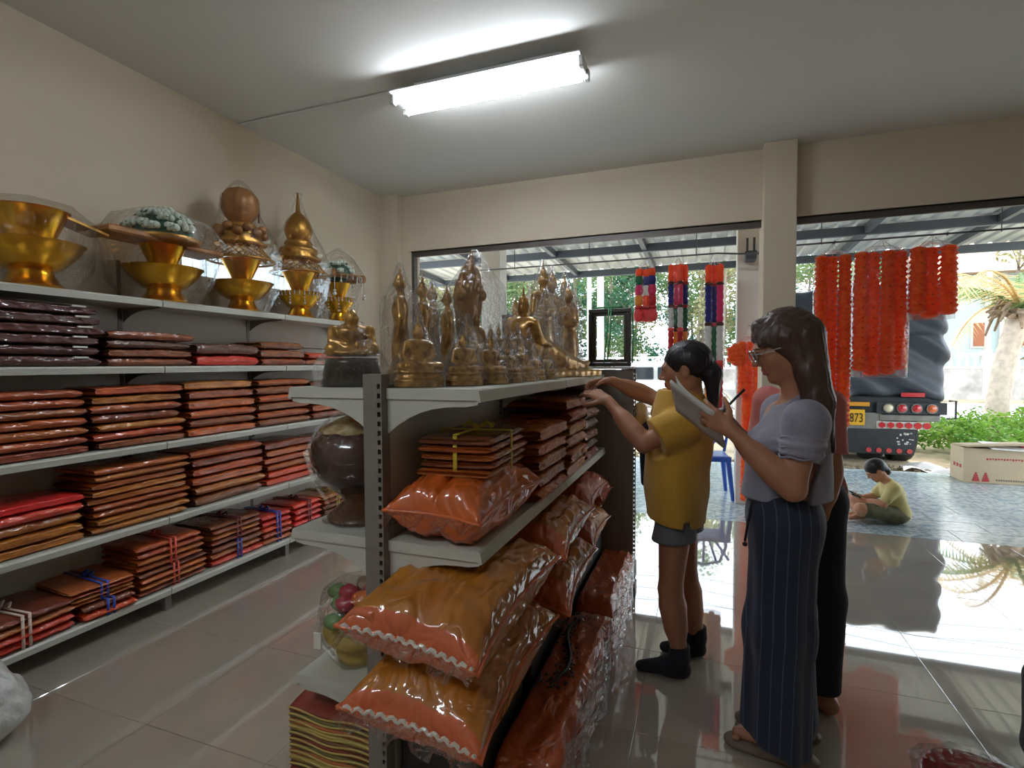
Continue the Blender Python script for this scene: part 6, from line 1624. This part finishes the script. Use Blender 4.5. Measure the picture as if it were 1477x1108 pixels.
for x, y, r, h, lb in ((-3.75, 18, .09, 8, 'white concrete roadside pole, thicker of a close pair'), (-3.36, 18, .13, 9, 'white concrete roadside pole, thinner of a close pair'), (-.75, 20, .14, 9, 'white concrete roadside pole behind the cloth garlands'), (10.9, 27, .12, 8, 'grey utility pole in front of the pale house')):
    p_ = MB().tube([(0, 0, -.2), (0, 0, h)], [r, r * .7], 10).build('utility_pole', mat('pole_concrete', (212, 210, 204), .8), None, True, loc=(x, y, 0)); tag(p_, lb, 'pole')
for k, (z, lb) in enumerate(((6.2, 'lowest'), (6.7, 'middle'), (7.2, 'highest'))):
    tag(MB().tube([(-30 + 6 * q, 18.2 + .2 * k, z - .5 * math.sin(PI * (q % 2) / 2)) for q in range(12)], .015, 4).build('overhead_cable', mat('cable_black', (40, 40, 44), .6)), lb + ' black overhead cable along the road', 'cable', 'overhead cables')
# parked pickup
pk = thing('pickup', 'silver pickup parked beyond the patio behind the woman in yellow', 'car', (-1.38, 14.3, -.1))
m_car = mat('car_silver', (206, 208, 210), .25, metal=.4, coat=.8); m_cg = mat('car_glass', (46, 52, 58), .06, coat=.5)
v = Vox((-2.6, -.95, .2), (2.6, .95, 1.75), .035)
v.box((0, 0, .68), (2.45, .84, .30), .12, k=.06); v.box((.25, 0, 1.18), (1.05, .74, .38), .22, k=.12)
for x in (-1.55, 1.55): v.cap((x, -1, .42), (x, 1, .42), .44, k=.03, sub=True)
link('body', v.mesh('body', m_car), pk)
for a, b in ((-.62, .18), (.28, 1.02)): MB().bbox(a, b, -.775, -.72, 1.10, 1.42, .02).build('window', m_cg, pk)
MB().bbox(-.62, 1.0, .72, .775, 1.10, 1.42, .02).build('window', m_cg, pk)
for x in (-1.55, 1.55):
    for s in (-1, 1):
        w_ = MB(); w_.lathe([(.18, -.1), (.34, -.1), (.36, -.06), (.36, .06), (.34, .1), (.18, .1)], 22); w_.v = [(p[0], p[2] + s * .74, p[1]) for p in w_.v]; w_.build('wheel', MATS['tyre'], pk, True, loc=(x, 0, .37))
# ------------------------------------------------------------------ loose things on the shop floor
v = Vox((-2.70, .84, 0), (-2.16, 1.34, .52), .007)
v.ell((-2.43, 1.09, .14), (.20, .19, .15), k=.04); v.ell((-2.42, 1.09, .26), (.13, .12, .12), k=.06); v.cap((-2.40, 1.08, .33), (-2.385, 1.08, .40), .045, .05, k=.04); v.cap((-2.385, 1.08, .40), (-2.34, 1.06, .455), .035, .03, k=.02); v.cap((-2.39, 1.08, .40), (-2.44, 1.10, .46), .03, .03, k=.02)
v.wob(.008, 34, 7); v.wob(.004, 80, 8); v.cut((0, 0, .003), (0, 0, -1))
tag(link('plastic_bag', v.mesh('plastic_bag', mat('bag_white', (214, 212, 208), .35, coat=.5, bump=.4, bscale=24, noise=.1), (-2.43, 1.09, 0)), None, (-2.53, 1.09, 0), None, (.82, .82, .82)), 'tied white plastic carrier bag on the floor by the wall shelves', 'bag')
rbn = thing('basin', 'red plastic basin wrapped in clear plastic on the floor', 'basin', (.80, 1.95, .001))
MB().lathe([(.10, 0), (.13, .06), (.145, .105), (.152, .11), (.14, .102), (.12, .06), (.0, .012)], 32).build('bowl', mat('basin_red', (150, 38, 40), .3, coat=.4), rbn, True)
wrap([(.11, .002), (.155, .06), (.17, .12), (.12, .135)], rbn, 31)
v = Vox((1.04, 2.0, 0), (1.50, 2.5, .5), .008)
v.box((1.27, 2.25, .19), (.15, .13, .18), .07, [nrm((1, .3, .0)), nrm((-.3, 1, 0)), UP]); v.ell((1.22, 2.14, .13), (.10, .06, .10), k=.03); v.wob(.005, 30, 3); v.cut((0, 0, .002), (0, 0, -1))
o = tag(link('backpack', v.mesh('backpack', mat('bag_black', (34, 30, 36), .7), (1.27, 2.25, 0)), None, (1.215, 2.25, 0)), 'black backpack on the floor past the red basin', 'bag')
for s_ in (-1, 1):
    MB().tube([(-.05 + s_ * .06, -.12, .34), (-.07 + s_ * .07, -.19, .28), (-.07 + s_ * .07, -.19, .15), (-.05 + s_ * .06, -.13, .05)], .012, 6).build('strap', MATS['bag_black'], o, True)
MB().tube([(-.04, 0, .36), (-.03, 0, .41), (.03, 0, .41), (.04, 0, .36)], .009, 6).build('handle', MATS['bag_black'], o, True)
